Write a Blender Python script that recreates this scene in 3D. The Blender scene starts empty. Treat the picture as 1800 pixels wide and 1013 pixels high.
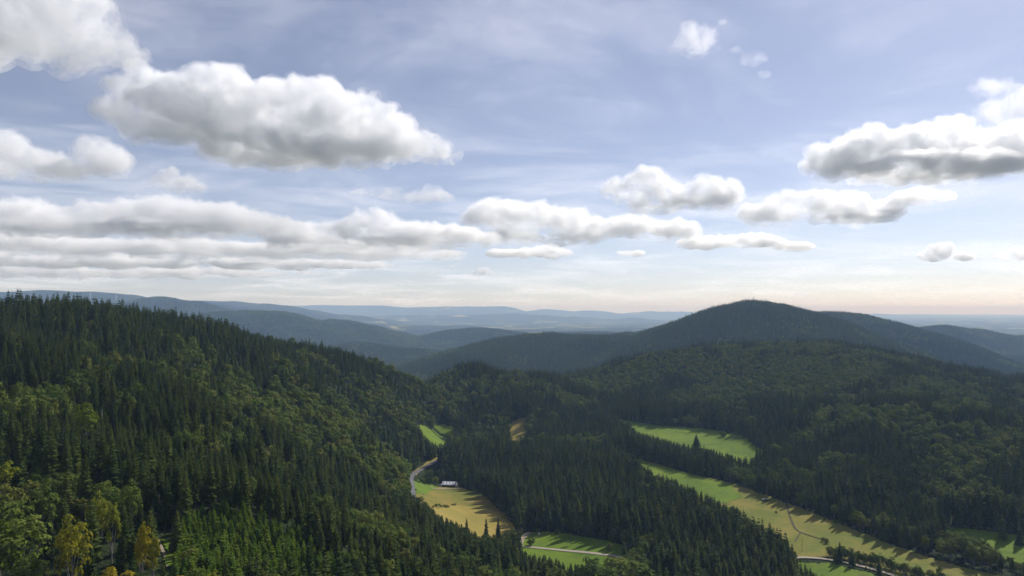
import bpy, bmesh, math, random, time
import numpy as np
from mathutils import Vector, Matrix, noise as mnoise
R = math.radians
rng = np.random.default_rng(7)
random.seed(7)
T0 = time.time()
SC = bpy.context.scene
COL = SC.collection

# ------------------------------------------------------------------ camera
F_PX, U0, V_H = 1200.0, 900.0, 545.0        # focal length / centre / horizon row of the 1800 px photograph
cam_data = bpy.data.cameras.new('camera')
cam = bpy.data.objects.new('camera', cam_data)
COL.objects.link(cam)
cam_data.sensor_width = 36.0
cam_data.lens = 36.0 * F_PX / 1800.0
cam_data.clip_start = 1.0
cam_data.clip_end = 200000.0
cam.location = (0, 0, 0)
cam.rotation_euler = (R(90 + math.degrees(math.atan((V_H - 506.5) / F_PX))), 0, 0)
SC.camera = cam

# ------------------------------------------------------------------ sky and sun
SUN_AZ, SUN_EL = 46.0, 38.5                 # degrees clockwise from the view axis (+Y), and above the horizon
world = bpy.data.worlds.new("World")
SC.world = world
world.use_nodes = True
wnt = world.node_tree
sky = wnt.nodes.new('ShaderNodeTexSky')
sky.sky_type = 'NISHITA'
sky.sun_disc = False
sky.sun_elevation = R(SUN_EL)
sky.sun_rotation = R(SUN_AZ)
sky.altitude = 900
sky.air_density = 0.85
sky.dust_density = 0.6
sky.ozone_density = 2.6
bg = wnt.nodes['Background']
tint = wnt.nodes.new('ShaderNodeMix'); tint.data_type = 'RGBA'; tint.blend_type = 'MULTIPLY'; tint.inputs[0].default_value = 1.0
tint.inputs[7].default_value = (1.03, 0.975, 1.02, 1)      # the photograph's slightly rosy white balance
hsv = wnt.nodes.new('ShaderNodeHueSaturation'); hsv.inputs['Saturation'].default_value = 0.86
wnt.links.new(sky.outputs[0], hsv.inputs['Color'])
wnt.links.new(hsv.outputs[0], tint.inputs[6])
wnt.links.new(tint.outputs[2], bg.inputs['Color'])
bg.inputs['Strength'].default_value = 0.082
sun_d = bpy.data.lights.new('sun', 'SUN')
sun_d.energy = 4.6
sun_d.angle = R(0.5)
sun_d.color = (1.0, 0.955, 0.90)
sun = bpy.data.objects.new('sun', sun_d)
COL.objects.link(sun)
sd = Vector((math.sin(R(SUN_AZ)) * math.cos(R(SUN_EL)), math.cos(R(SUN_AZ)) * math.cos(R(SUN_EL)), math.sin(R(SUN_EL))))
sun.rotation_euler = sd.to_track_quat('Z', 'Y').to_euler()
SC.view_settings.view_transform = 'Standard'
SC.view_settings.look = 'None'
SC.view_settings.gamma = 1.0
SC.view_settings.use_curve_mapping = False
SC.view_settings.exposure = 0.37
SC.render.engine = 'CYCLES'
SC.cycles.max_bounces = 24
SC.cycles.diffuse_bounces = 2
SC.cycles.glossy_bounces = 1
SC.cycles.transmission_bounces = 2
SC.cycles.transparent_max_bounces = 24
SC.cycles.volume_bounces = 16
SC.cycles.use_denoising = True

# ------------------------------------------------------------------ helpers
def px(u, v, d):
    """a point of the place: d metres ahead, seen where the photograph's (u, v) is"""
    return np.array([(u - U0) / F_PX * d, d, -(v - V_H) / F_PX * d])

def tag(o, label=None, cat=None, group=None, kind=None):
    if label: o['label'] = label
    if cat: o['category'] = cat
    if group: o['group'] = group
    if kind: o['kind'] = kind
    return o

def empty(name, loc, rz=0.0, scale=(1, 1, 1)):
    o = bpy.data.objects.new(name, None)
    COL.objects.link(o)
    o.location = loc
    o.rotation_euler = (0, 0, rz)
    o.scale = scale
    o.empty_display_size = 0.5
    return o

def mesh_np(name, verts, faces, smooth=True):
    """mesh from an (n,3) array and an (m,k) array of faces of one size"""
    me = bpy.data.meshes.new(name)
    verts = np.asarray(verts, dtype=np.float32)
    faces = np.asarray(faces, dtype=np.int32)
    m, k = faces.shape
    me.vertices.add(len(verts))
    me.vertices.foreach_set('co', verts.ravel())
    me.loops.add(m * k)
    me.loops.foreach_set('vertex_index', faces.ravel())
    me.polygons.add(m)
    me.polygons.foreach_set('loop_start', np.arange(0, m * k, k, dtype=np.int32))
    me.polygons.foreach_set('loop_total', np.full(m, k, dtype=np.int32))
    me.polygons.foreach_set('use_smooth', np.full(m, smooth))
    me.update(calc_edges=True)
    return me

def obj(name, me, mat=None, parent=None):
    o = bpy.data.objects.new(name, me)
    COL.objects.link(o)
    if mat is not None and len(me.materials) == 0:
        me.materials.append(mat)
    if parent is not None:
        o.parent = parent
    return o

class Nodes:
    """a small helper for node materials"""
    def __init__(s, name):
        s.m = bpy.data.materials.new(name)
        s.m.use_nodes = True
        s.nt = s.m.node_tree
        s.nt.nodes.clear()
        s.out = s.n('ShaderNodeOutputMaterial')
    def n(s, t, **kw):
        x = s.nt.nodes.new(t)
        for k, v in kw.items():
            if k.startswith('i_'):
                x.inputs[k[2:].replace('_', ' ')].default_value = v
            else:
                setattr(x, k, v)
        return x
    def l(s, a, b):
        s.nt.links.new(a, b)
    def noise(s, scale, detail=4, rough=0.55, vec=None, dist=0.0):
        x = s.n('ShaderNodeTexNoise')
        x.inputs['Scale'].default_value = scale
        x.inputs['Detail'].default_value = detail
        x.inputs['Roughness'].default_value = rough
        x.inputs['Distortion'].default_value = dist
        if vec is not None: s.l(vec, x.inputs['Vector'])
        return x.outputs['Fac']
    def ramp(s, fac, stops):
        x = s.n('ShaderNodeValToRGB')
        e = x.color_ramp.elements
        e[0].position, e[0].color = stops[0][0], (*stops[0][1], 1)
        e[1].position, e[1].color = stops[-1][0], (*stops[-1][1], 1)
        for p, c in stops[1:-1]:
            k = e.new(p); k.color = (*c, 1)
        s.l(fac, x.inputs['Fac'])
        return x.outputs['Color']
    def mix(s, fac, a, b, mode='MIX'):
        x = s.n('ShaderNodeMix', data_type='RGBA', blend_type=mode)
        for sock, val in ((x.inputs[0], fac), (x.inputs[6], a), (x.inputs[7], b)):
            if isinstance(val, (int, float)): sock.default_value = val
            elif isinstance(val, tuple): sock.default_value = (*val, 1)
            else: s.l(val, sock)
        return x.outputs[2]
    def math(s, op, a, b=None, clamp=False):
        x = s.n('ShaderNodeMath', operation=op, use_clamp=clamp)
        for i, val in enumerate((a, b)):
            if val is None: continue
            if isinstance(val, (int, float)): x.inputs[i].default_value = val
            else: s.l(val, x.inputs[i])
        return x.outputs[0]

def vnoise(x, y, seed=0):
    """value noise on arrays, about -1..1"""
    xi = np.floor(x).astype(np.int64); yi = np.floor(y).astype(np.int64)
    fx = x - xi; fy = y - yi
    fx = fx * fx * (3 - 2 * fx); fy = fy * fy * (3 - 2 * fy)
    def h(a, b):
        n = (a * 374761393 + b * 668265263 + seed * 974711) & 0x7fffffff
        n = ((n ^ (n >> 13)) * 1274126177) & 0x7fffffff
        n = n ^ (n >> 16)
        return (n & 0xffff) / 32767.5 - 1.0
    return ((h(xi, yi) * (1 - fx) + h(xi + 1, yi) * fx) * (1 - fy) +
            (h(xi, yi + 1) * (1 - fx) + h(xi + 1, yi + 1) * fx) * fy)

def fbm(x, y, octaves=4, seed=0):
    t = np.zeros_like(x, dtype=float); a = 1.0; f = 1.0; s = 0.0
    for k in range(octaves):
        t += a * vnoise(x * f + 17.3 * k, y * f - 9.1 * k, seed + k); s += a
        a *= 0.5; f *= 2.03
    return t / s
# ------------------------------------------------------------------ the terrain
VALLEY = -200.0
CAN = 21.0                                   # canopy surface above ground
# points of the canopy surface (u, v, metres ahead) that fix the ground near the viewpoint
CANOPY = [
    # camera hill and left slope
    (0, 1013, 180), (0, 860, 235), (0, 733, 300), (0, 610, 430), (0, 530, 620), (-260, 640, 380), (-260, 512, 640), (-260, 900, 200),
    (150, 1013, 190), (150, 760, 310), (150, 529, 680), (150, 640, 440), (150, 880, 245),
    (250, 1013, 200), (300, 800, 285), (300, 720, 390), (300, 640, 530), (300, 549, 760),
    (450, 795, 285), (450, 760, 460), (450, 670, 640), (450, 580, 850),
    (600, 1013, 235), (600, 880, 430), (600, 790, 560), (600, 740, 650), (600, 628, 950), (600, 692, 790),
    (700, 690, 1000), (680, 790, 800), (650, 740, 860), (700, 652, 1060), (740, 656, 1130),
    (760, 1013, 265), (760, 925, 410), (850, 965, 420), (850, 1013, 320), (960, 1013, 400),
    # saddle and the land behind the meadows
    (800, 640, 1330), (870, 640, 1370), (940, 652, 1420), (850, 700, 1200), (900, 690, 1230), (980, 690, 1250),
    # right-hand hill
    (1000, 658, 1480), (1150, 617, 1560), (1250, 604, 1620), (1350, 597, 1660), (1500, 602, 1600), (1650, 640, 1420), (1800, 690, 1210), (1950, 745, 1050),
    (1100, 690, 1320), (1250, 690, 1270), (1400, 650, 1300), (1400, 720, 1060), (1500, 700, 1060), (1500, 800, 790), (1600, 700, 950), (1650, 820, 720),
    (1750, 800, 740), (1900, 850, 640), (2050, 950, 560), (1300, 650, 1400), (1600, 650, 1280),
]
# points of the open ground (u, v); the valley floor is nearly level
FLOOR = [(740, 850), (800, 850), (830, 900), (860, 940), (930, 960), (1000, 950), (1050, 990), (1100, 1020), (765, 765), (900, 790), (910, 760),
         (820, 800), (1000, 860), (1100, 880), (1200, 900), (1300, 950), (1350, 930), (950, 800), (1050, 820), (1150, 800), (1250, 870), (1350, 880), (1220, 770),
         (1150, 755), (1290, 790), (1450, 920), (1430, 980), (1550, 960), (1500, 1020), (1650, 1000), (1750, 1013), (1300, 1100), (1600, 1100), (1000, 900),
         (1700, 1060), (1850, 1060), (730, 815)]
LOW = [(310, 940, 245), (360, 915, 272), (450, 918, 285), (400, 960, 250), (340, 1000, 212), (450, 1013, 222), (520, 985, 245), (380, 1050, 190), (295, 970, 214), (480, 1060, 195)]   # the young plantation
EXTRA = [  # x, y, ground z
    (-200, 1190, -150), (-225, 1320, -190),
    (0, 0, -95), (-150, 0, -70), (150, 0, -130), (-400, 100, -40), (300, 150, -175), (500, 300, -195), (0, 120, -105), (-250, -200, -60), (200, -200, -150),
    (-900, 500, 30), (-900, 1000, -70), (-500, 1150, -140), (-350, 1350, -190), (-100, 1500, -190), (-600, 900, -70), (-820, 820, -30),
    (-80, 1700, -240), (100, 1850, -230), (-600, 1800, -260), (-1000, 1500, -200), (400, 1950, -190), (900, 1950, -190), (1300, 1700, -210), (1500, 1300, -230), (1300, 1000, -190),
    (900, 400, -190), (700, 100, -190), (-1200, 200, 10), (-400, -500, -90), (400, -500, -170), (1000, -300, -190), (-1200, -400, -30),
]
pts = []
for u, v, d in CANOPY:
    p = px(u, v, d); p[2] -= CAN; pts.append(p)
for u, v in FLOOR:
    d = -VALLEY * F_PX / (v - V_H); pts.append(px(u, v, d))
for u, v, d in LOW:
    p = px(u, v, d); p[2] -= 5.5; pts.append(p)
for p in EXTRA: pts.append(np.array(p, float))
P = np.array(pts)
S = 1000.0
def _tps(r2):
    return 0.5 * r2 * np.log(r2 + 1e-12)
A = P[:, :2] / S
n = len(A)
K = _tps(((A[:, None, :] - A[None]) ** 2).sum(-1)) + np.eye(n) * 0.0006
Q = np.hstack([np.ones((n, 1)), A])
M = np.block([[K, Q], [Q.T, np.zeros((3, 3))]])
W = np.linalg.solve(M, np.concatenate([P[:, 2], np.zeros(3)]))

# crests of the hills farther off: (u, v, d) along the crest, then falloff slope and how rounded the top is
RIDGES = [
    # the wooded peak and the long shoulder to its left
    ([(960, 600, 3050), (1040, 596, 2950), (1150, 588, 2800), (1210, 577, 2750), (1245, 549, 2720), (1285, 533, 2730), (1320, 526, 2750), (1360, 531, 2770), (1400, 546, 2800), (1430, 560, 2850), (1500, 592, 2800), (1600, 628, 2650), (1720, 668, 2450), (1830, 705, 2300)], 0.42, 60),
    # rounded hill in the middle
    ([(700, 690, 3000), (780, 640, 3000), (850, 612, 3050), (900, 594, 3100), (960, 585, 3150), (1010, 590, 3150), (1080, 592, 3000)], 0.36, 120),
    # ridge behind the peak, to the right
    ([(1410, 562, 3700), (1450, 547, 3650), (1490, 548, 3630), (1530, 561, 3600), (1600, 598, 3500), (1700, 640, 3350), (1830, 690, 3200)], 0.38, 110),
    ([(1560, 590, 5600), (1615, 574, 5500), (1650, 568, 5400), (1700, 574, 5400), (1750, 583, 5500), (1850, 589, 5600), (2000, 605, 5800)], 0.33, 160),
    ([(1120, 580, 3900), (1190, 567, 3900), (1215, 562, 3950), (1260, 566, 4000)], 0.4, 120),
    # dark hill in the valley between the slopes
    ([(560, 610, 4300), (640, 600, 4300), (720, 608, 4300), (790, 634, 4200)], 0.28, 140),
    ([(700, 606, 6200), (780, 590, 6200), (830, 578, 6300), (880, 576, 6400), (930, 583, 6500), (1060, 582, 6800), (1100, 590, 6900)], 0.26, 180),
    # blue hills behind the left slope
    ([(330, 570, 5600), (390, 550, 5600), (430, 548, 5700), (480, 549, 5800), (530, 560, 5900), (560, 566, 6000), (590, 562, 6100), (640, 572, 6300), (700, 590, 6500)], 0.27, 170),
    ([(-60, 540, 7000), (200, 534, 7200), (240, 531, 7300), (280, 522, 7400), (330, 530, 7500), (380, 542, 7600), (420, 553, 7700)], 0.30, 150),
    ([(-300, 520, 9500), (0, 514, 9800), (80, 512, 9900), (150, 515, 10000), (230, 524, 10200), (300, 530, 10500), (420, 538, 11500)], 0.2, 250),
    ([(340, 530, 12500), (400, 529, 12800), (460, 534, 13000), (520, 542, 13500), (590, 552, 14000), (650, 560, 14500)], 0.2, 300),
    # long far skyline
    ([(500, 538, 26000), (580, 537, 26500), (660, 537, 27000), (700, 541, 27000), (760, 539, 27500), (860, 540, 28000), (900, 543, 28500), (960, 545, 28500), (1010, 548, 29000), (1050, 544, 29000), (1100, 550, 29500), (1180, 549, 30000), (1240, 552, 30000)], 0.16, 500),
    ([(700, 554, 19000), (820, 552, 19500), (900, 552, 20000), (1000, 556, 20500), (1080, 560, 20500), (1180, 563, 21000)], 0.12, 600),
    ([(1430, 555, 34000), (1530, 553, 35000), (1600, 556, 36000), (1700, 559, 36000), (1850, 560, 36000), (2000, 560, 36000)], 0.1, 900),
    ([(600, 573, 10500), (680, 571, 10800), (760, 574, 11000), (900, 577, 11500)], 0.12, 300),
]
RID = []
for crest, sl, rd in RIDGES:
    c = np.array([px(*p) for p in crest])
    tree = 20.0 if c[:, 1].min() < 8000 else 0.0
    c[:, 2] -= tree
    RID.append((c, sl, rd))

def ground(x, y):
    x = np.asarray(x, float); y = np.asarray(y, float)
    shp = x.shape
    x = x.ravel(); y = y.ravel()
    z = np.empty_like(x)
    for i in range(0, len(x), 40000):
        xs, ys = x[i:i + 40000], y[i:i + 40000]
        d = np.hypot(xs, ys)
        near = np.full(len(xs), -300.0)
        m = d < 2900
        if m.any():
            a = np.stack([xs[m], ys[m]], 1) / S
            r2 = ((a[:, None, :] - A[None]) ** 2).sum(-1)
            near[m] = _tps(r2) @ W[:n] + W[n] + a @ W[n + 1:n + 3]
        base = -285.0 - 45.0 * np.clip((d - 2500) / 9000, 0, 1)
        w = np.clip((d - 1900) / 800, 0, 1); w = w * w * (3 - 2 * w)
        h = near * (1 - w) + base * w
        far = np.full(len(xs), -1e9)
        for c, sl, rd in RID:
            best = np.full(len(xs), -1e9)
            for a, b in zip(c[:-1], c[1:]):
                ab = b[:2] - a[:2]; L2 = (ab ** 2).sum()
                t = ((xs - a[0]) * ab[0] + (ys - a[1]) * ab[1]) / L2
                tc = np.clip(t, 0, 1)
                dx = xs - a[0] - tc * ab[0]; dy = ys - a[1] - tc * ab[1]
                dd = np.hypot(dx, dy)
                hz = a[2] + tc * (b[2] - a[2]) - sl * (np.sqrt(dd * dd + rd * rd) - rd)
                best = np.maximum(best, hz)
            # spurs and gullies run down the flanks
            scale = rd * 3.2
            nse = fbm(xs / scale, ys / scale, 4, int(rd))
            drop = np.clip((c[:, 2].max() - best) / 120.0, 0, 1)
            far = np.maximum(far, best + nse * rd * 0.34 * drop + fbm(xs / (rd * 2.4), ys / (rd * 2.4), 3, int(rd) + 7) * min(rd, 300) * 0.13)
        kf = np.clip((d - 1500) / 500, 0, 1)
        far = np.where(kf > 0, far - (1 - kf) * 80, -1e9)
        k = 12.0
        h2 = np.maximum(h, far) + k * np.log1p(np.exp(-np.abs(h - far) / k)) * (kf > 0)
        roll = np.clip((d - 2600) / 2500, 0, 1)
        h2 = h2 + roll * fbm(xs / 1500, ys / 1500, 3, 5) * 26
        # small unevenness of the slopes
        amp = np.clip((np.abs(h2 - VALLEY) - 6) / 30, 0.06, 1)
        h2 = h2 + amp * 2.0 * fbm(xs / 60, ys / 60, 3, 3)
        z[i:i + 40000] = h2
    return z.reshape(shp)

# one sheet out to the horizon: rings around the viewpoint that widen with distance
az = np.concatenate([np.linspace(-180, -56, 63)[:-1], np.linspace(-56, 56, 520), np.linspace(56, 180, 63)[1:]])
rad = np.concatenate([[0.5, 20, 50, 80, 110], 140 * np.exp(np.linspace(0, math.log(3000 / 140), 330)), 3000 * np.exp(np.linspace(0, math.log(20), 190))[1:]])
AZ, RR = np.meshgrid(np.radians(az[:-1]), rad)
gx = RR * np.sin(AZ); gy = RR * np.cos(AZ)
gz = ground(gx, gy)
nr, na = gx.shape
idx = np.arange(nr * na).reshape(nr, na)
i2 = np.roll(idx, -1, axis=1)
faces = np.stack([idx[:-1], i2[:-1], i2[1:], idx[1:]], -1).reshape(-1, 4)[:, ::-1]
terrain_mesh = mesh_np('terrain', np.stack([gx, gy, gz], -1).reshape(-1, 3), faces)
print('terrain', round(time.time() - T0, 1))

g = Nodes('forest_ground')
tc = g.n('ShaderNodeTexCoord')
big = g.noise(0.0012, 5, 0.6, tc.outputs['Object'])
fine = g.noise(0.02, 6, 0.65, tc.outputs['Object'])
wood = g.ramp(fine, [(0.25, (0.012, 0.020, 0.009)), (0.5, (0.024, 0.036, 0.014)), (0.8, (0.048, 0.060, 0.022))])
# open fields appear only on the flat far land
geo = g.n('ShaderNodeNewGeometry')
sep = g.n('ShaderNodeSeparateXYZ'); g.l(geo.outputs['Position'], sep.inputs[0])
farf = g.n('ShaderNodeMapRange'); g.l(sep.outputs['Y'], farf.inputs['Value'])
farf.inputs['From Min'].default_value = 3800; farf.inputs['From Max'].default_value = 9000
nz = g.n('ShaderNodeSeparateXYZ'); g.l(geo.outputs['Normal'], nz.inputs[0])
flat = g.n('ShaderNodeMapRange'); g.l(nz.outputs['Z'], flat.inputs['Value'])
flat.inputs['From Min'].default_value = 0.988; flat.inputs['From Max'].default_value = 0.997
fld = g.noise(0.0016, 6, 0.62, tc.outputs['Object'], 0.6)
fm = g.n('ShaderNodeMapRange'); g.l(fld, fm.inputs['Value'])
fm.inputs['From Min'].default_value = 0.56; fm.inputs['From Max'].default_value = 0.60
mask = g.math('MULTIPLY', g.math('MULTIPLY', farf.outputs[0], flat.outputs[0]), fm.outputs[0], True)
field = g.ramp(g.noise(0.004, 3, 0.5, tc.outputs['Object']), [(0.35, (0.10, 0.15, 0.035)), (0.5, (0.26, 0.24, 0.09)), (0.7, (0.40, 0.34, 0.16))])
col = g.mix(mask, wood, field)
b = g.n('ShaderNodeBsdfPrincipled'); b.inputs['Roughness'].default_value = 0.95; b.inputs['Specular IOR Level'].default_value = 0.05
g.l(col, b.inputs['Base Color'])
bump = g.n('ShaderNodeBump'); bump.inputs['Strength'].default_value = 0.7; bump.inputs['Distance'].default_value = 10.0
g.l(g.noise(0.05, 5, 0.7, tc.outputs['Object']), bump.inputs['Height'])
g.l(bump.outputs[0], b.inputs['Normal'])
g.l(b.outputs[0], g.out.inputs['Surface'])
tag(obj('terrain', terrain_mesh, g.m), kind='structure')
# ------------------------------------------------------------------ open ground: meadows, roads, tracks
def hit(u, v, dmax=2500.0):
    """the place on the ground that the photograph shows at (u, v)"""
    d = np.arange(60.0, dmax, 1.5)
    gzz = ground((u - U0) / F_PX * d, d)
    below = -(v - V_H) / F_PX * d <= gzz
    k = int(np.argmax(below)) if below.any() else len(d) - 1
    return np.array([(u - U0) / F_PX * d[k], d[k], gzz[k]])

def hits(pp):
    return np.array([hit(u, v) for u, v in pp])

def inside(px_, py_, poly):
    """point in polygon, on arrays"""
    r = np.zeros(px_.shape, bool)
    j = len(poly) - 1
    for i in range(len(poly)):
        xi, yi = poly[i][0], poly[i][1]; xj, yj = poly[j][0], poly[j][1]
        c = ((yi > py_) != (yj > py_)) & (px_ < (xj - xi) * (py_ - yi) / (yj - yi + 1e-12) + xi)
        r ^= c
        j = i
    return r

def drape_poly(name, poly, mat, lift=0.4, step=2.5):
    """a sheet cut to a polygon, lying on the ground"""
    poly = np.asarray(poly)[:, :2]
    # round the outline a little so that it does not read as straight cuts
    out = []
    for a, b in zip(poly, np.roll(poly, -1, axis=0)):
        m = max(1, int(np.hypot(*(b - a)) / 6))
        for t in np.arange(m) / m: out.append(a + (b - a) * t)
    out = np.array(out)
    jx = fbm(out[:, 0] / 14, out[:, 1] / 14, 3, 21) * 3.0; jy = fbm(out[:, 0] / 14 + 50, out[:, 1] / 14, 3, 22) * 3.0
    out = out + np.stack([jx, jy], 1)
    x0, y0 = out.min(0); x1, y1 = out.max(0)
    xs = np.arange(x0, x1 + step, step); ys = np.arange(y0, y1 + step, step)
    X, Y = np.meshgrid(xs, ys)
    cx = (X[:-1, :-1] + step / 2); cy = (Y[:-1, :-1] + step / 2)
    keep = inside(cx, cy, out)
    idx = np.arange(X.size).reshape(X.shape)
    f = np.stack([idx[:-1, :-1], idx[:-1, 1:], idx[1:, 1:], idx[1:, :-1]], -1)[keep]
    used, inv = np.unique(f, return_inverse=True)
    V = np.stack([X.ravel()[used], Y.ravel()[used], np.zeros(len(used))], 1)
    V[:, 2] = ground(V[:, 0], V[:, 1]) + lift
    o = obj(name, mesh_np(name, V, inv.reshape(f.shape)), mat)
    return tag(o, kind='structure')

def ribbon(name, pp, width, mat, lift=0.65):
    c = np.asarray(pp)[:, :2]
    # Catmull-Rom through the points
    pts_ = []
    q = np.vstack([2 * c[0] - c[1], c, 2 * c[-1] - c[-2]])
    for i in range(1, len(q) - 2):
        L = np.hypot(*(q[i + 1] - q[i])); m = max(2, int(L / 2.5))
        for t in np.arange(m) / m:
            pts_.append(0.5 * (2 * q[i] + (q[i + 1] - q[i - 1]) * t + (2 * q[i - 1] - 5 * q[i] + 4 * q[i + 1] - q[i + 2]) * t * t + (3 * q[i] - q[i - 1] - 3 * q[i + 1] + q[i + 2]) * t ** 3))
    pts_.append(c[-1]); p = np.array(pts_)
    tg = np.gradient(p, axis=0); tg /= np.linalg.norm(tg, axis=1)[:, None] + 1e-9
    nn = np.stack([-tg[:, 1], tg[:, 0]], 1)
    rows = []
    for s_ in (-0.5, -0.17, 0.17, 0.5):
        e = p + nn * (width * s_)
        rows.append(np.column_stack([e, ground(e[:, 0], e[:, 1]) + lift + (0.06 if abs(s_) < 0.3 else 0)]))
    V = np.stack(rows, 1).reshape(-1, 3)
    m = len(p); idx = np.arange(m * 4).reshape(m, 4)
    f = np.stack([idx[:-1, :-1], idx[1:, :-1], idx[1:, 1:], idx[:-1, 1:]], -1).reshape(-1, 4)
    o = obj(name, mesh_np(name, V, f), mat)
    return tag(o, kind='structure'), p

def grass_mat(name, stops, patch=0.02, fine=0.35, blotch=None):
    g = Nodes(name)
    tc = g.n('ShaderNodeTexCoord')
    a = g.noise(patch, 5, 0.6, tc.outputs['Object'], 0.8)
    b_ = g.noise(fine, 4, 0.7, tc.outputs['Object'])
    f = g.math('ADD', g.math('MULTIPLY', a, 0.75), g.math('MULTIPLY', b_, 0.25))
    c = g.ramp(f, stops)
    # mowing / trampling streaks
    w = g.n('ShaderNodeTexWave'); w.inputs['Scale'].default_value = 0.06; w.inputs['Distortion'].default_value = 6; w.inputs['Detail'].default_value = 3
    w.bands_direction = 'DIAGONAL'
    w.inputs['Detail Scale'].default_value = 0.4
    g.l(tc.outputs['Object'], w.inputs['Vector'])
    c = g.mix(g.math('MULTIPLY', w.outputs['Fac'], 0.12), c, (0.09, 0.12, 0.03))
    if blotch:
        bn = g.noise(0.05, 6, 0.7, tc.outputs['Object'], 1.0)
        mr = g.n('ShaderNodeMapRange'); g.l(bn, mr.inputs['Value']); mr.inputs['From Min'].default_value = 0.57; mr.inputs['From Max'].default_value = 0.66
        c = g.mix(mr.outputs[0], c, blotch)
    p = g.n('ShaderNodeBsdfPrincipled'); p.inputs['Roughness'].default_value = 0.9; p.inputs['Specular IOR Level'].default_value = 0.1
    g.l(c, p.inputs['Base Color'])
    bp = g.n('ShaderNodeBump'); bp.inputs['Strength'].default_value = 0.5; bp.inputs['Distance'].default_value = 0.5
    g.l(b_, bp.inputs['Height']); g.l(bp.outputs[0], p.inputs['Normal'])
    tr = g.n('ShaderNodeBsdfTranslucent'); g.l(c, tr.inputs['Color'])
    mx = g.n('ShaderNodeMixShader'); mx.inputs[0].default_value = 0.12
    g.l(p.outputs[0], mx.inputs[1]); g.l(tr.outputs[0], mx.inputs[2])
    g.l(mx.outputs[0], g.out.inputs['Surface'])
    return g.m

GREEN = grass_mat('meadow_green', [(0.32, (0.060, 0.115, 0.010)), (0.5, (0.115, 0.185, 0.013)), (0.68, (0.175, 0.225, 0.020))], blotch=(0.10, 0.125, 0.02))
TAN = grass_mat('meadow_dry', [(0.3, (0.16, 0.155, 0.032)), (0.46, (0.26, 0.215, 0.048)), (0.6, (0.33, 0.245, 0.062)), (0.75, (0.37, 0.27, 0.085))])
OLIVE = grass_mat('pasture_olive', [(0.3, (0.10, 0.135, 0.018)), (0.45, (0.15, 0.165, 0.026)), (0.56, (0.22, 0.19, 0.040)), (0.72, (0.28, 0.215, 0.06))], blotch=(0.13, 0.13, 0.04))
FIELD = grass_mat('field_mixed', [(0.34, (0.10, 0.13, 0.02)), (0.46, (0.17, 0.16, 0.03)), (0.57, (0.24, 0.18, 0.045)), (0.7, (0.29, 0.20, 0.06))], blotch=(0.085, 0.095, 0.03))

def plain_mat(name, c0, c1, scale, rough=0.9):
    g = Nodes(name)
    tc = g.n('ShaderNodeTexCoord')
    c = g.ramp(g.noise(scale, 5, 0.65, tc.outputs['Object']), [(0.3, c0), (0.7, c1)])
    p = g.n('ShaderNodeBsdfPrincipled'); p.inputs['Roughness'].default_value = rough
    p.inputs['Specular IOR Level'].default_value = 0.2
    g.l(c, p.inputs['Base Color']); g.l(p.outputs[0], g.out.inputs['Surface'])
    return g.m
ASPHALT = plain_mat('asphalt', (0.075, 0.075, 0.08), (0.12, 0.12, 0.125), 0.5)
GRAVEL = plain_mat('gravel', (0.26, 0.22, 0.17), (0.36, 0.31, 0.25), 0.6)
DIRT = plain_mat('dirt', (0.22, 0.175, 0.12), (0.32, 0.265, 0.19), 0.5)
DITCH = plain_mat('ditch_soil', (0.035, 0.035, 0.015), (0.09, 0.07, 0.035), 0.4)

PX_OPEN = dict(
    pasture=[(1060, 796), (1100, 801), (1150, 813), (1220, 833), (1290, 850), (1345, 869), (1420, 897), (1500, 931), (1600, 968), (1700, 997), (1830, 1028), (1900, 1070), (1700, 1060),
             (1600, 1018), (1500, 985), (1440, 975), (1385, 978), (1340, 955), (1280, 915), (1200, 868), (1120, 828)],
    meadow_upper=[(1050, 728), (1100, 738), (1170, 748), (1235, 752), (1300, 764), (1345, 795), (1340, 815), (1300, 818), (1240, 806), (1170, 792), (1110, 774)],
    meadow_small=[(732, 750), (765, 744), (798, 748), (800, 765), (785, 790), (755, 785)],
    meadow_saddle=[(899, 742), (921, 733), (932, 738), (926, 752), (924, 767), (952, 778), (940, 785), (912, 781), (893, 775)],
    field=[(722, 838), (735, 846), (765, 853), (810, 855), (850, 868), (888, 903), (908, 925), (905, 952), (875, 972), (830, 960), (770, 915), (735, 885)],
    meadow_low=[(922, 932), (960, 931), (1040, 942), (1095, 955), (1110, 985), (1060, 1020), (980, 1010), (920, 985), (900, 962), (912, 945)],
    meadow_corner=[(1395, 984), (1450, 986), (1520, 1001), (1590, 1028), (1620, 1060), (1480, 1050), (1400, 1015)],
    meadow_edge=[(1640, 922), (1700, 927), (1740, 931), (1800, 940), (1880, 955), (1880, 1005), (1790, 990), (1720, 970), (1660, 950)],
)
OPEN = {k: hits(v) for k, v in PX_OPEN.items()}
OPEN_MAT = dict(pasture=OLIVE, meadow_upper=GREEN, meadow_small=GREEN, meadow_saddle=TAN, field=FIELD, meadow_low=GREEN, meadow_corner=GREEN, meadow_edge=GREEN)
for k in OPEN:
    drape_poly('pasture' if k == 'pasture' else 'field' if k == 'field' else 'meadow', OPEN[k], OPEN_MAT[k])
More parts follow.
